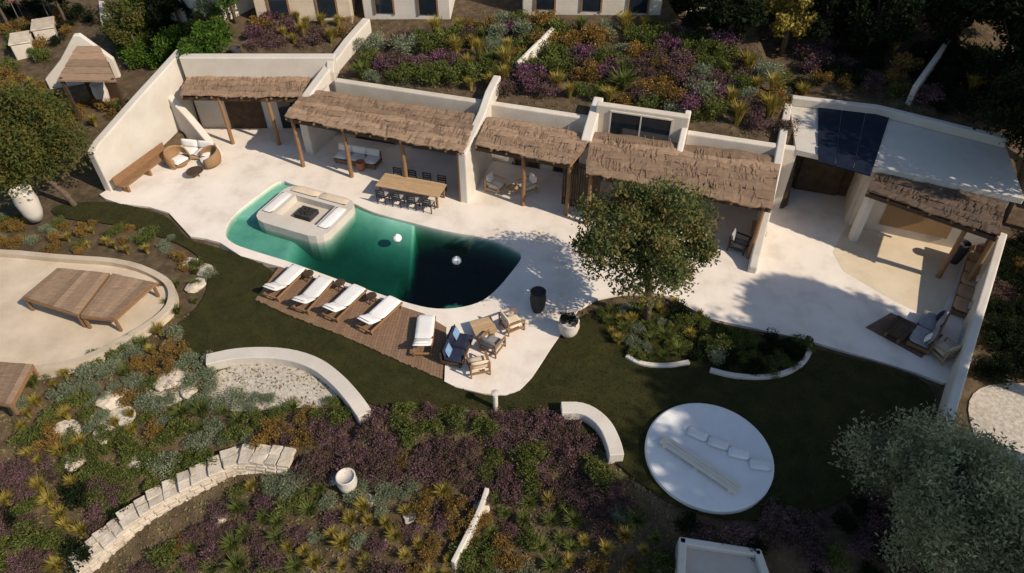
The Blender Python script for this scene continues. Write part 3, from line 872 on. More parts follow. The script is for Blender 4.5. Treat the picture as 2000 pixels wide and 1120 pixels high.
# left terrace group
def bench(L):
    root = empty('timber_bench')
    for k in range(4):
        MB().box(-L / 2, -.26 + k * .13, .41, L / 2, -.26 + k * .13 + .115, .45).build('slat', 'wood', root)
    for sx in (-L / 2 + .25, 0, L / 2 - .25):
        MB().box(sx - .06, -.22, 0, sx + .06, .22, .408).build('leg', 'wood', root)
    MB().box(-L / 2, .28, .3, L / 2, .33, .85).build('backrest', 'wood', root)
    return root
o = bench(3.6); A, B = P(248, 374), P(330, 312); d = B - A
o.location = (A + B) / 2; o.rotation_euler = (0, 0, math.atan2(d.y, d.x)); tag(o, 'long brown timber bench along the sloping cream wall', 'bench')
def egg_chair():
    root = empty('rattan_armchair')
    mb = MB(); n, m_ = 14, 6
    for j in range(m_ + 1):
        for i in range(n + 1):
            a = R(-125) + R(250) * i / n; zz = .1 + .75 * (j / m_)
            r = .5 + .08 * math.sin(j / m_ * 3.1); hgt = zz * (0.55 + .45 * math.cos(a * .62))
            mb.v.append((r * math.sin(a), r * math.cos(a), .05 + hgt))
    for j in range(m_):
        for i in range(n):
            p = j * (n + 1) + i; mb.f.append((p, p + 1, p + n + 2, p + n + 1))
    sh_ = mb.build('shell', 'rattan', root, smooth_=True); s = sh_.modifiers.new('solid', 'SOLIDIFY'); s.thickness = .06
    MB().lathe([(.36, 0), (.44, .12), (.48, .22), (.46, .24)], 20).build('base', 'rattan', root)
    mb = MB(); pillow(mb, -.4, -.42, .24, .4, .38, .40); mb.build('seat_cushion', 'cushion_white', root, smooth_=True)
    return root
e1 = egg_chair(); put(e1, 412, 322, -60, 'tan rattan armchair on the open left terrace', 'armchair')
e2 = copy_tree(e1); put(e2, 352, 322, 60, 'tan rattan armchair beside the timber bench by the sloping wall', 'armchair')
put(side_table('coffee_table', 'wood_dark', .42, .36), 384, 345, 0, 'round dark coffee table between the rattan armchairs', 'table')
put(sofa(1.9, 'wood_pale', 'cushion_white', 2), 388, 306, -10, 'white two seat sofa in front of the buttress wall', 'sofa')
# right lounge
mat('cushion_tan', (0.42, 0.27, 0.15), (0.34, 0.21, 0.11), 3, 0.95, 0.2, 60)
put(sofa(3.4, 'plaster', 'cushion_beige', 4, 'built_in_sofa', ['cushion_white', 'cushion_grey', 'cushion_white']), 1770, 452, -24, 'long beige built-in sofa under the dark pergola', 'sofa')
put(sofa(4.6, 'wood', 'cushion_tan', 5, 'long_sofa', ['cushion_white', 'cushion_white', 'cushion_grey']), 1893, 560, -124.5, 'long timber sofa with tan cushions along the garden wall', 'sofa')
o = bench(2.6); put(o, 1915, 478, -124.5, 'brown timber bench against the garden wall under the dark pergola', 'bench')
put(sofa(2.2, 'wood', 'cushion_grey', 2, 'sofa', ['cushion_navy', 'cushion_white']), 1805, 655, -130, 'grey sofa with navy pillow near the lawn end of the garden wall', 'sofa')
rg = MB().quadbox([P(1690, 640), P(1800, 700), P(1842, 655), P(1740, 612)], .004, .02).build('rug', 'rug'); tag(rg, 'dark brown rug on the shaded terrace beside the lawn', 'rug')
put(table(1.2, .8, .36, 'wood_dark', 'low_table'), 1752, 652, 40, 'low dark timber table standing on the brown rug', 'table', z=.02)
f1 = armchair('wood_pale', 'cushion_beige'); put(f1, 1838, 695, 200, 'beige armchair beside the garden wall at the lawn edge', 'armchair')
put(armchair('wood_dark', 'cushion_grey'), 1440, 486, 60, 'dark framed armchair against the fin wall behind the tree', 'armchair')
put(table(1.0, .7, .5, 'wood_pale', 'console_table'), 1478, 462, 70, 'pale console table against the fin wall behind the tree', 'table')

def pot(r, h, m, plant=None, seed=0):
    root = empty('planter')
    MB().lathe([(r * .62, 0), (r * .85, h * .25), (r, h * .62), (r * .9, h * .9), (r * .96, h), (r * .82, h), (r * .80, h * .9)], 20).build('pot', m, root, smooth_=True)
    return root
put(pot(.34, 1.05, 'charcoal'), 1050, 606, 0, 'tall charcoal urn near the pool end in dappled shade', 'urn')
put(pot(.42, .75, 'plaster_white'), 1110, 652, 0, 'round white planter at the lawn edge beside the terrace', 'planter')
put(pot(.30, 1.1, 'charcoal'), 1862, 512, 0, 'tall black urn beside the built-in sofa', 'urn')
put(pot(.25, .5, 'terracotta'), 706, 332, 0, 'small terracotta pot in the shade beside the white sofa', 'pot')
put(pot(.5, 1.7, 'plaster_white'), 72, 428, 0, 'tall white urn on the lawn under the rust coloured tree', 'urn')
PL_ = P(1110, 652)
for (u, v, lab) in ((776, 468, 'small white globe float in the middle of the pool'), (892, 512, 'small white globe float at the deep end of the pool')):
    p = P(u, v, -.07)
    o = MB().lathe([(.05, -.1), (.16, -.05), (.21, .04), (.21, .12), (.16, .21), (.06, .255), (.05, .29), (.03, .3)], 18).build('pool_float', 'cushion_white', smooth_=True)
    o.location = p; tag(o, lab, 'float')

# ------------------------------------------------------------------ round pad on the shaded lawn
pc = P(1384, 888, 0.1)
pad = MB().lathe([(2.12, -.5), (2.12, .14), (2.06, .18), (0.001, .18)], 96).build('round_pad', 'concrete_pad'); pad.location = (pc.x, pc.y, 0)
tag(pad, 'pale round concrete pad on the shaded lawn', 'pad')
cz = pillow(MB(), -.34, -.2, 0, .34, .2, .14).build('sun_dash_cushion', 'cushion_white', smooth_=True)  # pale cushions added in place of dashes of sunlight on the pad
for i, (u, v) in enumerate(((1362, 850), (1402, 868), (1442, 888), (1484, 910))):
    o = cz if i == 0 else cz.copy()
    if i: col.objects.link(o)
    p = P(u, v, .18); o.location = p; o.rotation_euler = (0, 0, R(-30 + 7 * i)); tag(o, 'cream cushion added as one of four sunlit dashes on the round pad', 'cushion', 'sunlit dash cushions on the round pad')
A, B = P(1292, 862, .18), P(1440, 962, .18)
root = empty('sun_band_bench', ((A.x + B.x) / 2, (A.y + B.y) / 2, .18), math.atan2(B.y - A.y, B.x - A.x)); tag(root, 'long low pale bench added as a band of sunlight across the round pad', 'bench')  # bench added in place of a long stripe of sunlight
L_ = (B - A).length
for k in range(3): MB().box(-L_ / 2, -.2 + .135 * k, .14, L_ / 2, -.2 + .135 * k + .125, .18).build('slat', 'sun_band_pale', root)
for sx in (-L_ / 2 + .2, 0, L_ / 2 - .2): MB().box(sx - .06, -.18, 0, sx + .06, .18, .139).build('leg', 'sun_band_pale', root)

# ------------------------------------------------------------------ garden walls and paths in front
def curve_wall(name, pts, th, z0, ztop, m, label, seed=0, caps=True):
    """curved low wall following points (x, y, top z)"""
    root = empty(name, Vector(pts[len(pts) // 2]).xy.to_3d()); tag(root, label, 'wall')
    iv = Matrix.Translation(root.location).inverted()
    # resample
    P3 = [Vector(p) for p in pts]
    for _ in range(2):
        q = [P3[0]]
        for a, b in zip(P3, P3[1:]): q += [a.lerp(b, .25), a.lerp(b, .75)]
        P3 = q + [P3[-1]]
    mb = MB(); k = len(P3)
    for i, p in enumerate(P3):
        d = (P3[min(i + 1, k - 1)] - P3[max(i - 1, 0)]); n = Vector((-d.y, d.x, 0)).normalized() * th / 2
        for q in ((p + n), (p - n)):
            mb.v += [(q.x, q.y, p.z + ztop), (q.x, q.y, p.z + z0)]
    for i in range(k - 1):
        a = i * 4; b = a + 4
        mb.f += [(a, a + 2, b + 2, b), (a, b, b + 1, a + 1), (a + 2, a + 3, b + 3, b + 2)]
    mb.f += [(0, 1, 3, 2), (k * 4 - 4, k * 4 - 2, k * 4 - 1, k * 4 - 3)]
    o = mb.build('wall_body', m, root, .03); o.matrix_parent_inverse = iv
    if caps:
        rnd = random.Random(seed)
        cum = [0]
        for a, b in zip(P3, P3[1:]): cum.append(cum[-1] + (b - a).length)
        def at(s):
            for i in range(k - 1):
                if s <= cum[i + 1]: return P3[i].lerp(P3[i + 1], (s - cum[i]) / max(1e-6, cum[i + 1] - cum[i])), (P3[i + 1] - P3[i]).normalized()
            return P3[-1], (P3[-1] - P3[-2]).normalized()
        s = 0
        while s < cum[-1] - .2:
            l_ = rnd.uniform(.35, .62)
            for sd in (-1, 1):
                p, d = at(min(cum[-1], s + l_ / 2 + rnd.uniform(-.05, .05))); n = Vector((-d.y, d.x, 0)).normalized()
                w_ = th / 2 + rnd.uniform(-.01, .05); c = p + n * (sd * th / 4)
                e = [(-l_ / 2 + .02, -w_ / 2), (l_ / 2 - .02, -w_ / 2), (l_ / 2 - .02, w_ / 2), (-l_ / 2 + .02, w_ / 2)]
                q = [c + d * (x + rnd.uniform(-.03, .03)) + n * (y + rnd.uniform(-.02, .02)) for x, y in e]
                zt = p.z + ztop
                cap = MB().quadbox(q, zt - .05, [zt + rnd.uniform(.06, .13) for _ in range(4)]).build('stone', 'stone', root, .02, seg=1); cap.matrix_parent_inverse = iv
            s += l_
        for row, (zo, hh) in enumerate(((.20, .17), (.01, .18), (-.19, .19), (-.40, .20))):
            s = rnd.uniform(0, .15)
            while s < cum[-1] - .15:
                l_ = rnd.uniform(.24, .5)
                p, d = at(min(cum[-1], s + l_ / 2)); n = Vector((-d.y, d.x, 0)).normalized()
                if n.y > 0: n = -n
                c = p + n * (th / 2 - .10); w_ = .13 + rnd.uniform(0, .05)
                q = [c - d * (l_ / 2 - .015), c + d * (l_ / 2 - .015), c + d * (l_ / 2 - .02) + n * w_, c - d * (l_ / 2 - .02) + n * w_]
                if (q[1] - q[0]).cross(q[2] - q[0]).z < 0: q = q[::-1]
                z_ = p.z + zo + rnd.uniform(-.015, .015)
                st_ = MB().quadbox(q, z_ - hh / 2 + .01, z_ + hh / 2 - .01).build('stone', 'stone', root, .025, seg=1); st_.matrix_parent_inverse = iv
                s += l_
    return root
def tp_(pts, dz=0): return [tuple(T(u, v) + Vector((0, 0, dz))) for u, v in pts]
curve_wall('garden_wall', tp_([(408, 716), (470, 702), (555, 702), (618, 720), (660, 752), (694, 790), (716, 822)]), .55, -.6, .42, 'plaster_white', 'curved cream garden wall at the foot of the lawn bank', 1, caps=False)
curve_wall('stone_wall', tp_([(150, 1118), (215, 1060), (270, 1010), (340, 965), (420, 925), (480, 895), (565, 905)]), .75, -.7, .35, 'stone', 'pale dry stone wall climbing through the purple foreground planting', 2)
curve_wall('garden_wall', tp_([(1095, 812), (1140, 812), (1178, 840), (1196, 878), (1202, 905)]), .5, -.6, .5, 'plaster_white', 'short curved white wall in shade beside the round pad', 3, caps=False)
curve_wall('garden_wall', tp_([(952, 968), (940, 1005), (915, 1055), (886, 1112)]), .16, -.5, .5, 'plaster_white', 'narrow white garden wall between the foreground shrubs', 4, caps=False)
curve_wall('kerb', tp_([(1222, 700), (1250, 716), (1300, 720), (1345, 712)]), .18, -.2, .2, 'plaster_white', 'curved pale kerb around the shrub bed beneath the terrace tree', 5, caps=False)
curve_wall('kerb', tp_([(1385, 728), (1440, 742), (1510, 742), (1560, 722), (1582, 690), (1574, 668)]), .2, -.2, .22, 'plaster_white', 'curved pale kerb around the dark bed on the shaded lawn', 6, caps=False)
p_ = sheet('gravel_path', rounded([tuple(T(u, v))[:2] for u, v in ((400, 760), (430, 722), (500, 708), (600, 722), (655, 765), (672, 800), (560, 796), (480, 806), (420, 800))], 2), .03, 'gravel')
sheet('gravel_path', rounded([tuple(T(u, v))[:2] for u, v in ((1885, 770), (1960, 745), (2060, 760), (2080, 960), (1960, 930), (1900, 860))], 2), .04, 'gravel')
sheet('gravel_path', rounded([tuple(T(u, v))[:2] for u, v in ((440, 880), (490, 865), (545, 880), (560, 915), (480, 930), (430, 925))], 2), .03, 'gravel')
sheet('gravel_path', rounded([tuple(T(u, v))[:2] for u, v in ((280, 770), (300, 735), (360, 722), (390, 745), (360, 785), (310, 800))], 2), .03, 'gravel')
sheet('gravel_path', rounded([tuple(T(u, v))[:2] for u, v in ((170, 825), (190, 795), (260, 790), (270, 820), (220, 850))], 2), .03, 'gravel')
sheet('gravel_path', rounded([tuple(T(u, v))[:2] for u, v in ((100, 830), (150, 815), (165, 850), (110, 865))], 2), .03, 'gravel')
# small lower terrace at the bottom edge
q = [T(1320, 1068), T(1480, 1085), T(1500, 1180), T(1310, 1180)]
lt = empty('lower_house', (q[0] + q[2]) / 2); tag(lt, 'cream flat roof corner with a low parapet below the shaded planting', 'house')
iv = Matrix.Translation(lt.location).inverted(); zt = q[0].z + .45
o = MB().quadbox([q[3], q[2], q[1], q[0]], -6, zt).build('roof_slab', 'plaster', lt); o.matrix_parent_inverse = iv
for a_, b_ in ((q[3], q[2]), (q[2], q[1]), (q[1], q[0]), (q[0], q[3])):
    mb = MB(); wall_seg(mb, a_, b_, .22, zt - .3, zt + .22); o = mb.build('parapet', 'plaster_white', lt, .04); o.matrix_parent_inverse = iv
# lower building: sandy roof with two reed panels
def lower_house():
    z = .12
    root = empty('lower_house', P(150, 620, z)); tag(root, 'sandy flat roof of the lower house beside the lawn', 'house')
    iv = Matrix.Translation(root.location).inverted()
    outl = rounded(px([(-260, 500), (0, 492), (120, 505), (250, 512), (330, 545), (350, 575), (335, 620), (220, 690), (150, 720), (60, 735), (-200, 760)], z), 2)
    o = MB().prism(outl, -3, z).build('roof_slab', 'sand_roof', root); o.matrix_parent_inverse = iv
    inn = grow(outl, -.28)
    o = MB().prism(outl, z + .001, z + .22, [inn]).build('parapet', 'sand_roof', root, .04); o.matrix_parent_inverse = iv
lower_house()
def mat_roof(label, corners, z, seed, hs=1.9):
    rnd = random.Random(seed)
    BL, BR, FR, FL = [P(u, v, z) for u, v in corners]
    root = empty('reed_canopy', ((BL + BR + FR + FL) / 4).xy.to_3d() + Vector((0, 0, .12))); tag(root, label, 'canopy', 'reed canopies on the lower roof')
    iv = Matrix.Translation(root.location).inverted()
    n = 9
    for i in range(n):
        s0, s1 = (i + .03) / n, (i + .97) / n
        q = [FL.lerp(FR, s0), FL.lerp(FR, s1), BL.lerp(BR, s1), BL.lerp(BR, s0)]
        zz = z + rnd.uniform(-.01, .015)
        o = MB().quadbox(q, zz - .04, zz + .02).build('reed_mat', 'reed', root); o.matrix_parent_inverse = iv
    for a, b in ((FL, FR), (BL, BR), (FL, BL), (FR, BR)):
        o = MB().bar((a.x, a.y, z - .1), (b.x, b.y, z - .1), .1, .11).build('beam', 'wood', root); o.matrix_parent_inverse = iv
    for a in (FL, FR, BL, BR):
        c = a.lerp((BL + FR) / 2, .04)
        o = MB().box(c.x - .05, c.y - .05, .12, c.x + .05, c.y + .05, z - .1).build('post', 'wood', root); o.matrix_parent_inverse = iv
mat_roof('brown reed canopy on the sandy roof, on the side away from the lawn', [(112, 524), (212, 534), (152, 614), (44, 580)], .9, 1)
mat_roof('brown reed canopy on the sandy roof, beside the lawn path', [(220, 535), (300, 552), (222, 622), (158, 616)], .9, 2)
mat_roof('brown reed canopy at the front edge of the sandy roof', [(-40, 705), (62, 712), (20, 790), (-70, 775)], .7, 3)

# ------------------------------------------------------------------ plants
def leaf_mesh(name, m, C, bias, size, aspect, up, seed, extra=None):
    """one small quad per leaf around centres C, turned towards bias"""
    rg = np.random.default_rng(seed); n = len(C)
    d = rg.normal(size=(n, 3)); d[:, 2] += up; d /= np.linalg.norm(d, axis=1)[:, None]
    d = d + bias; d /= np.linalg.norm(d, axis=1)[:, None]
    q = np.cross(d, rg.normal(size=(n, 3))); q /= np.linalg.norm(q, axis=1)[:, None] + 1e-9
    L = size * rg.uniform(.6, 1.3, (n, 1)); w_ = L * aspect
    V4 = np.stack([C - d * L * .5, C + q * w_ * .5, C + d * L * .5, C - q * w_ * .5], 1).reshape(-1, 3)
    vs_ = V4.tolist(); fs = np.arange(4 * n).reshape(-1, 4).tolist()
    if extra:
        b = len(vs_); vs_ += extra.v; fs += [tuple(i + b for i in f) for f in extra.f]
    me = bpy.data.meshes.new(name); me.from_pydata(vs_, [], fs); me.materials.append(MATS[m]); return me
def unit(n, rg, zb=0.0):
    d = rg.normal(size=(n, 3)); d[:, 2] += zb
    return d / np.linalg.norm(d, axis=1)[:, None]
def mound_mesh(name, m, rx, rz, n, size, aspect, seed, lumps=7, up=.3):
    """low shrub: lumpy dome of small leaves with inner twigs"""
    rnd = random.Random(seed); rg = np.random.default_rng(seed)
    L = np.array([(rnd.uniform(-.55, .55) * rx, rnd.uniform(-.55, .55) * rx, rnd.uniform(.25, .62) * rz) for _ in range(lumps)]); Rr = rg.uniform(.32, .6, lumps)
    k = rg.integers(0, lumps, n); d = unit(n, rg, .35)
    C = L[k] + d * np.array([rx, rx, rz]) * (Rr[k] * rg.random(n) ** .4)[:, None]
    low = C[:, 2] < .01; C[low, 2] = rg.uniform(.01, .08, low.sum())
    mb = MB()
    for i in range(10):
        a = rnd.uniform(0, 6.28); r = rnd.uniform(.2, .7)
        mb.tube([(0, 0, -.12), (r * rx * .4 * math.cos(a), r * rx * .4 * math.sin(a), rz * .35), (r * rx * math.cos(a), r * rx * math.sin(a), rz * .65)], [.02, .014, .006], 4)
    return leaf_mesh(name, m, C, d * 1.1, size, aspect, up, seed, mb)
def tuft_mesh(name, m, h, n, w_, seed, spread=.6):
    """grass or spiky plant: arching blades"""
    rnd = random.Random(seed); mb = MB()
    for i in range(n):
        a = rnd.uniform(0, 6.28); l_ = h * rnd.uniform(.6, 1.15); o = rnd.uniform(.1, 1) * spread * l_
        d = Vector((math.cos(a), math.sin(a), 0)); s = Vector((-d.y, d.x, 0)) * w_ * rnd.uniform(.6, 1.3)
        p0 = d * rnd.uniform(0, .08); p1 = d * o * .4 + Vector((0, 0, l_ * .62)); p2 = d * o + Vector((0, 0, l_ * rnd.uniform(.75, 1)))
        b = len(mb.v)
        mb.v += [tuple(p0 - s + Vector((0, 0, -.1))), tuple(p0 + s + Vector((0, 0, -.1))), tuple(p1 - s), tuple(p1 + s), tuple(p2)]
        mb.f += [(b, b + 1, b + 3, b + 2), (b + 2, b + 3, b + 4)]
    me = bpy.data.meshes.new(name); me.from_pydata(mb.v, [], mb.f); me.materials.append(MATS[m]); return me
V = 4
KIND = {
 'purple': [mound_mesh('heather', 'leaf_purple', .62, .55, 1700, .075, .55, 10 + i, 11) for i in range(V)],
 'green': [mound_mesh('shrub', 'leaf_green', .62, .65, 1500, .085, .5, 20 + i, 9) for i in range(V)],
 'grey': [mound_mesh('lavender', 'leaf_grey', .55, .55, 1500, .085, .3, 30 + i, 9, .9) for i in range(V)],
 'ochre': [tuft_mesh('grass_tuft', 'leaf_ochre', .75, 420, .012, 40 + i) for i in range(V)],
 'orange': [mound_mesh('shrub', 'leaf_orange', .55, .6, 1200, .08, .5, 50 + i, 8) for i in range(V)],
 'spiky': [tuft_mesh('grass_tuft', 'leaf_green', .7, 300, .016, 60 + i, .9) for i in range(V)],
 'dark': [mound_mesh('shrub', 'leaf_dark', .7, .7, 1200, .10, .5, 70 + i, 8) for i in range(V)],
 'magenta': [mound_mesh('bougainvillea', 'leaf_magenta', .65, .6, 1500, .085, .6, 90 + i, 9) for i in range(V)],
 'bright': [mound_mesh('shrub', 'leaf_bright', .75, .9, 1500, .11, .5, 80 + i, 9) for i in range(V)],
}
KNAME = {'purple': ('heather_shrub', 'low purple flowering heather mound', 'shrub'), 'green': ('olive_shrub', 'rounded olive green shrub', 'shrub'), 'grey': ('lavender_shrub', 'grey green lavender mound', 'shrub'),
         'ochre': ('grass_tuft', 'dry ochre grass tuft', 'grass tuft'), 'orange': ('rust_shrub', 'rusty orange shrub', 'shrub'), 'spiky': ('grass_tuft', 'spiky green grass tuft', 'grass tuft'),
         'dark': ('evergreen_shrub', 'very dark evergreen shrub', 'shrub'), 'magenta': ('bougainvillea_shrub', 'pink purple bougainvillea mound', 'shrub'), 'bright': ('leafy_shrub', 'fresh green leafy shrub', 'shrub')}
LABELS = []
def plant_region(poly, n, weights, where, smin, smax, seed, mind=.32, avoid=()):
    rnd = random.Random(seed); xs = [p[0] for p in poly]; ys = [p[1] for p in poly]; done = []
    ks = list(weights); ws = [weights[k] for k in ks]; tries = 0
    while len(done) < n and tries < n * 40:
        tries += 1
        u, v = rnd.uniform(min(xs), max(xs)), rnd.uniform(min(ys), max(ys))
        if not inside((u, v), poly) or any(inside((u, v), a) for a in avoid): continue
        p = T(u, v); s = rnd.uniform(smin, smax)
        if any((p - q).length < mind * (s + r) for q, r in done): continue
        done.append((p, s))
        k = rnd.choices(ks, [w_ * math.exp(4.5 * noise.noise(Vector((p.x * .33, p.y * .33, 7.3 * i_)))) for i_, w_ in enumerate(ws)])[0]
        o = bpy.data.objects.new(KNAME[k][0], rnd.choice(KIND[k])); col.objects.link(o)
        o.location = p; o.rotation_euler = (0, 0, rnd.uniform(0, 6.28)); o.scale = (s * rnd.uniform(.85, 1.15), s * rnd.uniform(.85, 1.15), s * rnd.uniform(.75, 1.1))
        LABELS.append((o, k, p, s, where))
pp = bpy.data.objects.new('planter_shrub', KIND['dark'][0]); col.objects.link(pp); pp.location = (PL_.x, PL_.y, .62); pp.scale = (.6, .6, .8)
tag(pp, 'dark leafy shrub growing in the round white planter', 'shrub')
WALL_AV = [(130, 1130), (200, 1040), (330, 945), (470, 870), (590, 890), (570, 930), (480, 925), (350, 1000), (240, 1080), (190, 1130)]
ARC_AV = [(400, 730), (440, 690), (560, 685), (640, 710), (740, 830), (690, 830), (640, 780), (600, 770), (570, 790), (520, 785), (480, 760), (430, 770)]
plant_region([(560, 850), (640, 820), (730, 825), (800, 815), (900, 812), (1090, 830), (1190, 915), (1240, 1000), (1150, 990), (960, 965), (700, 930), (560, 900)], 130, {'purple': 8, 'green': 1.2, 'orange': .25}, 'on the bank below the pool lawn', .65, 1.05, 1, avoid=[WALL_AV, ARC_AV])
plant_region([(240, 1135), (480, 955), (600, 920), (700, 935), (1150, 990), (1300, 1040), (1310, 1135)], 150, {'purple': 3.2, 'green': 3, 'grey': 1.6, 'ochre': 2, 'spiky': 1.2, 'orange': .4}, 'in the mixed bed at the foot of the stone wall', .6, 1.0, 2, avoid=[WALL_AV])
plant_region([(30, 760), (200, 700), (330, 640), (400, 700), (440, 740), (560, 800), (660, 780), (690, 820), (560, 855), (480, 880), (330, 950), (200, 1000), (60, 900)], 120, {'green': 4, 'grey': 3.2, 'ochre': 1.7, 'orange': .8, 'spiky': 1.3, 'purple': .3}, 'on the bank between the lower house and the curved wall', .6, 1.05, 3, avoid=[WALL_AV, ARC_AV])
plant_region([(-20, 900), (60, 900), (240, 940), (250, 1000), (180, 1080), (100, 1140), (-20, 1140)], 55, {'purple': 5, 'green': 1.5, 'dark': .8, 'ochre': .8}, 'beside the stone wall in the lower corner of the garden', .7, 1.1, 4, avoid=[WALL_AV])
plant_region([(-20, 425), (100, 432), (250, 446), (340, 470), (350, 500), (-20, 488)], 42, {'green': 2, 'orange': 2, 'grey': 2, 'ochre': .8}, 'in the bed between the lawn and the lower house', .5, .85, 5)
plant_region([(300, 545), (360, 500), (420, 510), (400, 580), (340, 630)], 12, {'green': 2, 'grey': 2, 'spiky': 2, 'orange': 1}, 'at the corner of the lower house roof', .4, .7, 15)
HILL_AV = [(985, 200), (1000, 120), (1090, 70), (1110, 90), (1040, 200)]
plant_region([(705, 160), (720, 95), (850, 70), (1000, 45), (1350, 70), (1480, 130), (1570, 200), (1560, 262), (1340, 232), (1160, 196), (960, 180)], 230, {'green': 4, 'grey': 1.8, 'ochre': 2.6, 'orange': 3.2, 'purple': 3, 'spiky': .8, 'magenta': 1.2}, 'on the planted roof behind the pergolas', 1.1, 1.8, 6, mind=.28)
plant_region([(490, 95), (500, 35), (690, 45), (660, 90)], 24, {'ochre': 3, 'purple': 2, 'orange': 2.5, 'magenta': .8}, 'behind the far wing parapet', .9, 1.4, 7)
plant_region([(1560, 175), (1560, 100), (1700, 90), (2000, 130), (2040, 230), (1800, 215), (1760, 190)], 55, {'purple': 2, 'dark': 4, 'green': 1.5, 'ochre': 1, 'orange': 1}, 'on the dark slope behind the solar roof', .9, 1.6, 8)
plant_region([(1170, 620), (1230, 595), (1320, 592), (1400, 640), (1440, 660), (1400, 710), (1330, 708), (1240, 705), (1190, 670)], 44, {'green': 2.5, 'ochre': 2.5, 'spiky': 1.5, 'grey': .8, 'dark': 1}, 'in the bed beneath the terrace tree', .55, .95, 9)
plant_region([(1400, 720), (1430, 665), (1500, 672), (1565, 680), (1555, 722), (1500, 735)], 22, {'dark': 3, 'green': 1}, 'in the dark kerbed bed on the shaded lawn', .6, .9, 10)
plant_region([(1310, 1010), (1420, 1040), (1560, 1010), (1600, 1060), (1500, 1078), (1340, 1062)], 26, {'purple': 3, 'dark': 2}, 'on the shaded bank below the round pad', .7, 1.0, 11)
plant_region([(1950, 500), (2050, 470), (2050, 740), (1925, 740), (1905, 700)], 34, {'dark': 4, 'purple': .6, 'orange': .8}, 'along the outside of the long garden wall', .8, 1.3, 12)
plant_region([(1580, 1010), (1700, 980), (1980, 960), (2040, 1130), (1560, 1135)], 34, {'dark': 2, 'green': 2, 'purple': 1}, 'beneath the silvery olive tree', .6, 1.0, 13)
plant_region([(-20, 130), (90, 150), (110, 210), (250, 200), (300, 190), (240, 235), (190, 250), (-20, 260)], 40, {'green': 3, 'ochre': 1, 'orange': 2, 'dark': 2}, 'on the slope outside the sloping cream wall', .8, 1.3, 14)
plant_region([(0, 20), (60, 10), (180, 40), (150, 90), (90, 130), (20, 130)], 26, {'orange': 2, 'green': 2, 'dark': 2, 'ochre': 1}, 'around the far garden steps', .9, 1.4, 16)
plant_region([(240, 60), (330, 30), (440, 40), (440, 80), (410, 110), (330, 130), (280, 140), (240, 110)], 44, {'bright': 4, 'dark': 2, 'green': 2}, 'in the hollow between the thatched hut and the far wing', 1.1, 1.9, 17)

def ground_cover():
    rnd = random.Random(77); C = []
    for i in range(26000):
        u, v = (rnd.uniform(-10, 1330), rnd.uniform(640, 1130)) if i % 3 else (rnd.uniform(480, 2010), rnd.uniform(20, 260))
        p = P(u, v, -1.2 if v > 500 else 4.4); C.append((p.x, p.y))
    C = np.array(C); bad = inside_np(C[:, 0], C[:, 1], LAWN) | inside_np(C[:, 0], C[:, 1], TERRACE); C = C[~bad]
    Z = np.array([terrain_z(x, y) for x, y in C.tolist()]) + np.random.default_rng(3).uniform(0, .06, len(C))
    me = leaf_mesh('ground_cover', 'leaf_soil', np.column_stack([C, Z]), np.array([0, 0, .2]), .13, .5, .4, 5)
    o = bpy.data.objects.new('ground_cover', me); col.objects.link(o)
    tag(o, 'low creeping plants and dry litter covering the soil', 'ground cover', kind='stuff')
ground_cover()

# ------------------------------------------------------------------ trees
def tree(name, label, base, H, crown_c, crown_r, nleaf, lsize, m, seed, aspect=.45, clumps=26, trunk_r=.16, group=None, flat=.75, lean=(0, 0), nb=9, cs=1.0):
    rnd = random.Random(seed)
    root = empty(name, base); tag(root, label, 'tree', group)
    mb = MB(); cz = crown_c
    fork = Vector((lean[0] * .6, lean[1] * .6, cz - crown_r * .55))
    top = Vector((lean[0], lean[1], cz + crown_r * .3))
    mb.tube([(0, 0, -.3), (lean[0] * .2 + .05, lean[1] * .2, fork.z * .5), tuple(fork), tuple(fork.lerp(top, .6)), tuple(top)], [trunk_r * 1.25, trunk_r, trunk_r * .85, trunk_r * .45, trunk_r * .15], 9)
    C = []
    for i in range(clumps):
        d = Vector((rnd.gauss(0, 1), rnd.gauss(0, 1), rnd.gauss(.15, .8))).normalized() * (rnd.random() ** .4)
        c = Vector((lean[0], lean[1], cz)) + Vector((d.x * crown_r * .85, d.y * crown_r * .85, d.z * crown_r * flat))
        C.append((c, crown_r * rnd.uniform(.20, .36) * cs))
    for i, (c, r) in enumerate(C[:max(nb, clumps // 2)]):
        a = fork.lerp(top, rnd.uniform(0, .6)); mid = a.lerp(c, .55) + Vector((rnd.uniform(-.2, .2), rnd.uniform(-.2, .2), rnd.uniform(.0, .25)))
        mb.tube([tuple(a), tuple(mid), tuple(c)], [trunk_r * .4, trunk_r * .22, trunk_r * .07], 6)
    mb.build('trunk', 'bark', root, smooth_=True)
    rg = np.random.default_rng(seed); CC = np.array([tuple(c) for c, r in C]); RR = np.array([r for c, r in C])
    k = rg.integers(0, len(C), nleaf); d = unit(nleaf, rg)
    X = CC[k] + d * (RR[k] * rg.random(nleaf) ** .5 * rg.choice([1, 1, 1, 1.25], nleaf))[:, None]
    me = leaf_mesh('crown', m, X, d * .6 + np.array([0, 0, .25]), lsize, aspect, 0, seed)
    o = bpy.data.objects.new('crown', me); col.objects.link(o); o.parent = root
    return root
g_ = T(1262, 628)
tree('terrace_tree', 'broad green and bronze leaved tree growing from the bed beside the pool terrace', g_, 6, 4.4, 2.75, 26000, .17, 'leaf_tree', 5, clumps=58, cs=.85, flat=.72, lean=(-.55, .1))
g_ = T(1800, 1075)
tree('olive_tree', 'large silvery grey green olive tree below the round pad', g_, 4.5, 2.8, 3.0, 52000, .14, 'leaf_olive', 8, aspect=.38, clumps=95, flat=.62, lean=(-.25, .3), cs=.72)
g_ = T(150, 405)
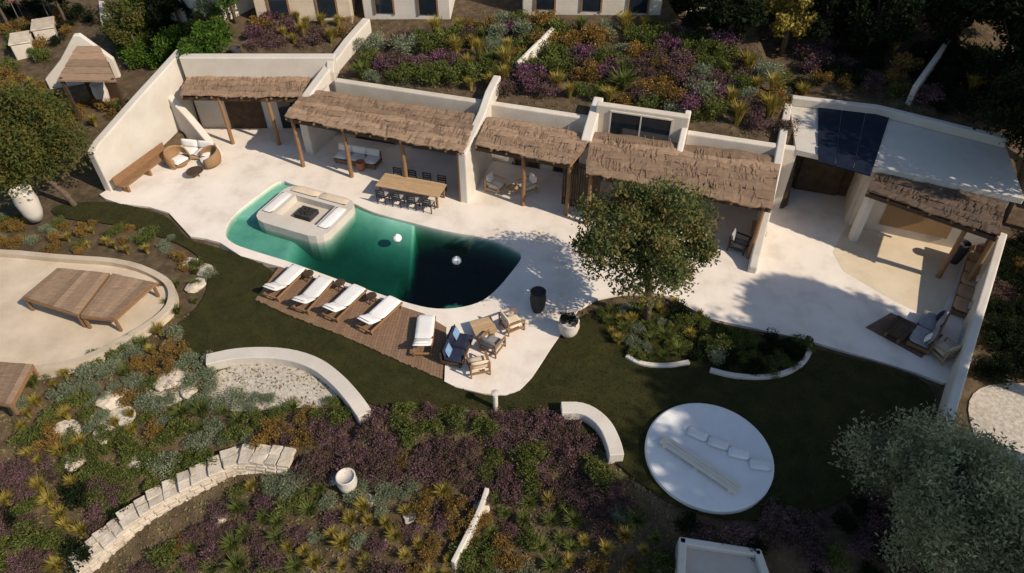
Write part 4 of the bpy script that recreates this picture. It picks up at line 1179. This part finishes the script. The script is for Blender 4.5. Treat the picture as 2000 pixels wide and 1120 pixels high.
tree('garden_tree', 'wide rust and green tree on the lawn left of the sloping wall', g_, 5, 3.3, 3.4, 26000, .18, 'leaf_rust', 11, clumps=60, flat=.6, lean=(-2.0, .9), trunk_r=.14)
# trees on the slope at the upper right, and the tall ones beside the house that shade the lawn
TR = [((1420, 90), 1.9, 1.7, 'leaf_dark'), ((1525, 105), 2.6, 1.5, 'leaf_ochre'), ((1600, 95), 2.2, 2.0, 'leaf_dark'), ((1690, 110), 2.2, 2.0, 'leaf_dark'), ((1850, 110), 2.6, 2.2, 'leaf_dark'),
      ((1960, 110), 2.6, 2.2, 'leaf_dark'), ((1350, 60), 1.8, 1.6, 'leaf_dark'), ((1470, 50), 2.0, 1.9, 'leaf_dark'), ((1560, 45), 2.2, 2.1, 'leaf_dark'), ((1660, 50), 2.2, 2.2, 'leaf_dark'), ((1770, 60), 2.4, 2.2, 'leaf_dark'), ((1890, 50), 2.6, 2.4, 'leaf_dark'),
      ((1420, 10), 2.2, 2.1, 'leaf_dark'), ((1620, 0), 2.2, 2.4, 'leaf_dark'), ((1800, 5), 2.4, 2.4, 'leaf_dark'), ((1990, 20), 2.4, 2.4, 'leaf_dark')]
for i, ((u, v), cz_, r_, m_) in enumerate(TR):
    tree('evergreen_tree' if m_ == 'leaf_dark' else 'ochre_tree', 'dark evergreen tree in the shaded grove behind the right wing' if m_ == 'leaf_dark' else 'ochre leaved tree among the dark evergreens behind the villa',
         T(u, v), 6, cz_, r_, 4500, .26, m_, 100 + i, clumps=26, flat=.9, group='evergreen grove' if m_ == 'leaf_dark' else None)
RT = [((23.5, 26.2), 5.6, 2.4), ((24.9, 23.2), 8.8, 3.2), ((26.5, 26.5), 9.4, 3.3), ((24.0, 31.0), 6.6, 3.0), ((28.5, 23.0), 11.5, 3.4)]
for i, ((x, y), cz_, r_) in enumerate(RT):
    tree('evergreen_tree', 'tall dark evergreen tree outside the end of the garden wall', (x, y, terrain_z(x, y)), 9, cz_ - terrain_z(x, y), r_, 9000, .34 if i else .2, 'leaf_dark', 200 + i, clumps=34, flat=1.15, lean=(0, 0) if i else (-1.5, 0), group='evergreens outside the garden wall')
ST = [((25.0, 12.3), 10.6, 2.4), ((25.2, 8.3), 12.2, 3.0), ((25.0, 4.0), 14.5, 3.4), ((25.2, -0.6), 15.6, 3.6), ((28.0, 10.6), 13.2, 2.4), ((28.5, 6.0), 14.8, 3.0), ((28.5, 1.4), 16.8, 3.4)]
for i, ((x, y), cz_, r_) in enumerate(ST):
    tree('tall_pine', 'tall pine beside the garden whose crown shades the lawn', (x, y, terrain_z(x, y)), 13, cz_ - terrain_z(x, y), r_, 14000, .42, 'leaf_dark', 300 + i, clumps=60, flat=.85, trunk_r=.28, group='tall pines beside the garden')
BT = [((300, 60), 2.6, 1.9, 'leaf_bright'), ((360, 75), 2.4, 1.7, 'leaf_dark'), ((460, 45), 2.6, 1.8, 'leaf_bright'), ((270, 105), 1.9, 1.5, 'leaf_rust'), ((130, 50), 2.6, 1.7, 'leaf_dark'), ((20, 60), 2.6, 2.0, 'leaf_rust')]
BL_ = ['round fresh green tree beside the thatched hut', 'dark green tree in the hollow behind the far wing', 'fresh green tree beside the far wing parapet', 'small rusty tree next to the thatched hut roof', 'dark tree beside the far white steps', 'brown green tree by the far garden corner']
for i, ((u, v), cz_, r_, m_) in enumerate(BT):
    tree('garden_tree', BL_[i], T(u, v), 4, cz_, r_, 4500, .2, m_, 400 + i, clumps=24, flat=.85, trunk_r=.1)

# ------------------------------------------------------------------ things farther up the hill
def house(label, u0, u1, v, h, depth, m='plaster', win=2, name='neighbour_house'):
    a, b = T(u0, v), T(u1, v); z = min(a.z, b.z)
    d = (b - a); d.z = 0; L = d.length; d.normalize()
    root = empty(name, (a.x, a.y, z), math.atan2(d.y, d.x)); tag(root, label, 'house')
    MB().box(0, 0, -1, L, depth, h).build('wall', m, root, .05)
    MB().box(-.05, -.05, h, L + .05, depth, h + .22).build('roof_edge', m, root, .05)
    for i in range(win):
        x = L * (i + .5) / win
        w_ = MB().box(x - .5, -.04, .4, x + .5, .02, 2.0).build('window', 'dark_glass', root)
        for s in (-1, 1): MB().box(x + s * .55 - .05, -.07, .35, x + s * .55 + .05, -.005, 2.05).build('shutter', 'wood', w_)
    return root
house('cream house wall above the fresh green trees', 322, 440, 44, 3.2, 4, 'plaster', 1)
house('beige house behind the ochre planting', 505, 690, 46, 3.0, 4, 'sand_roof', 2)
house('cream house above the planted roof, with dark windows', 712, 880, 38, 3.0, 4, 'plaster_white', 2)
house('low white house with dark glass behind the planted roof', 1020, 1290, 30, 3.0, 4, 'plaster', 3)
house('small white house between the dark evergreens', 1335, 1400, 24, 3.0, 3, 'plaster_white', 1)
# sloping white wall and thatched hut
hw = empty('gable_wall', T(190, 150)); tag(hw, 'white gable wall rising behind the thatched hut', 'wall')
A, B = T(98, 172), T(236, 148)
o = fin('wall', A, B, [(0, A.z + .6), (.3, A.z + 1.6), (.62, A.z + 3.0), (.7, A.z + 3.0), (1, A.z + 1.4)], .35, 'plaster_white', None, z0=0)
o.parent = hw; o.matrix_parent_inverse = Matrix.Translation(hw.location).inverted()
def hut():
    zb = T(180, 190).z; z = zb + 2.2
    q = [P(u, v, z) for u, v in ((112, 158), (228, 160), (242, 142), (204, 112), (158, 112))]
    root = empty('thatched_hut', T(180, 190)); tag(root, 'small hut with a brown thatched roof below the white gable wall', 'hut')
    iv = Matrix.Translation(root.location).inverted()
    for k in range(5):
        t0, t1 = k / 5, (k + 1) / 5 + .03
        a = [q[0].lerp(q[4], t0), q[1].lerp(q[3], t0), q[1].lerp(q[3], t1), q[0].lerp(q[4], t1)]
        o = MB().quadbox(a, z - .05 + .12 * k, [z + .06 + .12 * k] * 2 + [z + .14 + .12 * k] * 2).build('thatch_row', 'reed', root); o.matrix_parent_inverse = iv
    for (s, t_) in ((.05, .05), (.95, .05), (.05, .9), (.95, .9)):
        p = q[0].lerp(q[1], s).lerp(q[4].lerp(q[3], s), t_)
        o = MB().box(p.x - .08, p.y - .08, terrain_z(p.x, p.y) - .1, p.x + .08, p.y + .08, z + .1).build('post', 'wood_dark', root); o.matrix_parent_inverse = iv
    a, b = q[0].lerp(q[4], .75), q[1].lerp(q[3], .75)
    mb = MB(); wall_seg(mb, a, b, .15, zb - .3, z); o = mb.build('wall', 'wood_dark', root); o.matrix_parent_inverse = iv
hut()
# upper pool and its white edge
zz = T(240, 25).z + .15
up = MB().quadbox([P(196, 40, zz), P(300, 18, zz), P(330, -40, zz), P(190, -30, zz)], zz - .6, zz).build('upper_terrace', 'plaster_white'); tag(up, kind='structure')
up = MB().quadbox([P(208, 27, zz), P(284, 12, zz), P(310, -30, zz), P(204, -22, zz)], zz - .1, zz + .006).build('upper_pool', 'solar'); tag(up, kind='structure')
# far steps, red awning, stone pieces at the upper left
for i, (u, v, w_) in enumerate(((52, 100, 1.1), (95, 72, 1.2))):
    p = T(u, v)
    o = empty('garden_pier', p, R(25))
    MB().box(-w_ / 2, -.9, -.3, w_ / 2, .9, .8).build('pier', 'plaster', o, .08); MB().box(-w_ / 2 - .06, -.96, .8, w_ / 2 + .06, .96, .9).build('coping', 'stone', o, .03)
    tag(o, ['cream masonry pier beside the far garden path', 'cream masonry pier below the red awning'][i], 'pier')
p = T(78, 50)
aw = empty('awning', p, R(20)); tag(aw, 'small faded red awning in the far corner garden', 'awning')
MB().quadbox([(-.9, -.6), (.9, -.6), (.9, .6), (-.9, .6)], [1.9, 1.9, 2.25, 2.25], [1.94, 1.94, 2.29, 2.29]).build('cloth', 'paint_red', aw)
for sx in (-.85, .85):
    MB().tube([(sx, -.55, 0), (sx, -.55, 1.92)], .03, 6).build('pole', 'metal_frame', aw); MB().tube([(sx, .55, 0), (sx, .55, 2.24)], .03, 6).build('pole', 'metal_frame', aw)
put(pot(.4, 1.3, 'plaster_white'), 207, 205, 0, 'white urn in front of the thatched hut', 'urn', z=T(207, 205).z)
put(pot(.35, .8, 'plaster_white'), 682, 955, 0, 'white urn among the purple heather at the end of the stone wall', 'urn', z=T(682, 955).z)
def bollard(u, v, label):
    p = T(u, v); root = empty('path_light', p); tag(root, label, 'path light')
    MB().lathe([(.09, -.1), (.09, .75), (.085, .8)], 14).build('post', 'plaster_white', root)
    MB().lathe([(.07, .80), (.07, .92)], 14).build('lens', 'cushion_white', root); MB().lathe([(.15, .92), (.15, .96), (.03, 1.0)], 14).build('cap', 'plaster_white', root)
bollard(968, 800, 'small white path light between lawn and purple bank')
# low walls on the hillside
VW = [((1010, 150), (1078, 82), 'thin white wall running up the planted roof', .22, .8), ((1772, 205), (1838, 112), 'thin white wall climbing the dark slope behind the solar roof', .25, 1.0)]
for a, b, lab, th, h in VW:
    A, B = T(*a), T(*b); root = empty('hillside_wall', A); tag(root, lab, 'wall')
    o = fin('wall', A, B, [(0, A.z + h), (1, B.z + h)], th, 'plaster_white', None, z0=A.z - .6); o.parent = root; o.matrix_parent_inverse = Matrix.Translation(root.location).inverted()
p = T(466, 122); pass
o = pot(.32, 1.0, 'charcoal'); put(o, 468, 128, 0, 'dark urn on the wall behind the far pergola', 'urn', z=3.1)
# earth-coloured rocks along the banks
rk = []
for s in range(4):
    bmr = bmesh.new(); bmesh.ops.create_icosphere(bmr, subdivisions=3, radius=.3)
    for v_ in bmr.verts:
        n1 = noise.noise(v_.co * 3.2 + Vector((s * 7, 0, 0))); n2 = noise.noise(v_.co * 9 + Vector((0, s * 5, 0)))
        v_.co *= 1 + .45 * n1 + .12 * n2
        v_.co.z = v_.co.z * .62 + .05
    me = bpy.data.meshes.new('rock'); bmr.to_mesh(me); bmr.free(); me.materials.append(MATS['stone']); rk.append(me)
rnd = random.Random(9)
for (u, v, s, where) in [(330, 745, 1.6, 0), (220, 780, 1.5, 0), (370, 765, 1.0, 0), (205, 850, 1.2, 0), (150, 900, 1.3, 0), (265, 900, 1.0, 0), (610, 830, .8, 0), (330, 680, 1.0, 0), (655, 935, 1.0, 1), (720, 975, .7, 1), (905, 815, 1.0, 1), (940, 990, .9, 1), (800, 1010, .7, 1),
                         (560, 965, .8, 1), (430, 1010, .8, 1), (180, 640 + 60, .9, 0), (400, 530, 1.2, 2), (385, 560, 1.3, 2), (372, 515, 1.0, 2)]:
    o = bpy.data.objects.new('rock', rnd.choice(rk)); col.objects.link(o); o.location = T(u, v); o.rotation_euler = (0, 0, rnd.uniform(0, 6)); o.scale = (s * 1.2, s, s * .8)
    lab = ['pale rock on the bank beside the lower house', 'pale rock among the purple foreground planting', 'pale rock at the corner of the lawn path'][where]
    tag(o, lab, 'rock', lab)

# ------------------------------------------------------------------ plant labels: size, kind, bed and the nearest landmark
LM = [('the curved cream wall', T(600, 715)), ('the stone wall top', T(540, 900)), ('the stone wall foot', T(200, 1080)), ('the white urn', T(682, 955)), ('the narrow white wall', T(920, 1050)), ('the path light', T(968, 800)),
      ('the short curved wall', T(1170, 850)), ('the round pad', T(1330, 950)), ('the lower flat roof corner', T(1400, 1070)), ('the sandy roof', T(230, 690)), ('the front reed canopy', T(40, 780)),
      ('the tallest fin wall', T(700, 100)), ('the fin wall by the dining table', T(960, 170)), ('the thin roof wall', T(1050, 110)), ('the clerestory window', T(1240, 210)), ('the solar roof', T(1590, 200)), ('the low white house', T(1150, 40)),
      ('the terrace tree', T(1260, 610)), ('the pale kerb', T(1290, 715)), ('the dark kerb bed', T(1500, 735)), ('the tall white urn', T(72, 430)), ('the lawn path', T(340, 470)), ('the thatched hut', T(180, 160)), ('the red awning', T(78, 50)),
      ('the far wing', T(480, 95)), ('the dark slope wall', T(1800, 160)), ('the grove edge', T(1450, 120)), ('the olive trunk', T(1800, 1075)), ('the gravel patch', T(1930, 780)), ('the low end of the long garden wall', T(1920, 720)), ('the upper end of the long garden wall', T(1990, 480)), ('the middle of the long garden wall', T(1965, 600))]
for o, k, p, s_, where in LABELS:
    nm = min(LM, key=lambda q: (q[1] - p).length)[0]
    size = 'small ' if o.scale[2] < .72 else ('large ' if o.scale[2] > 1.05 else '')
    lab = (size + KNAME[k][1] + ' ' + where + ', near ' + nm)
    wl = lab.split()
    if len(wl) > 16: lab = size + KNAME[k][1] + ' near ' + nm
    if len(lab.split()) > 16 or nm.split()[-1] in where: lab = size + KNAME[k][1] + ' ' + where
    if len(lab.split()) > 16: lab = ' '.join((size + KNAME[k][1]).split()[:4]) + ' ' + where
    tag(o, lab, KNAME[k][2], lab)
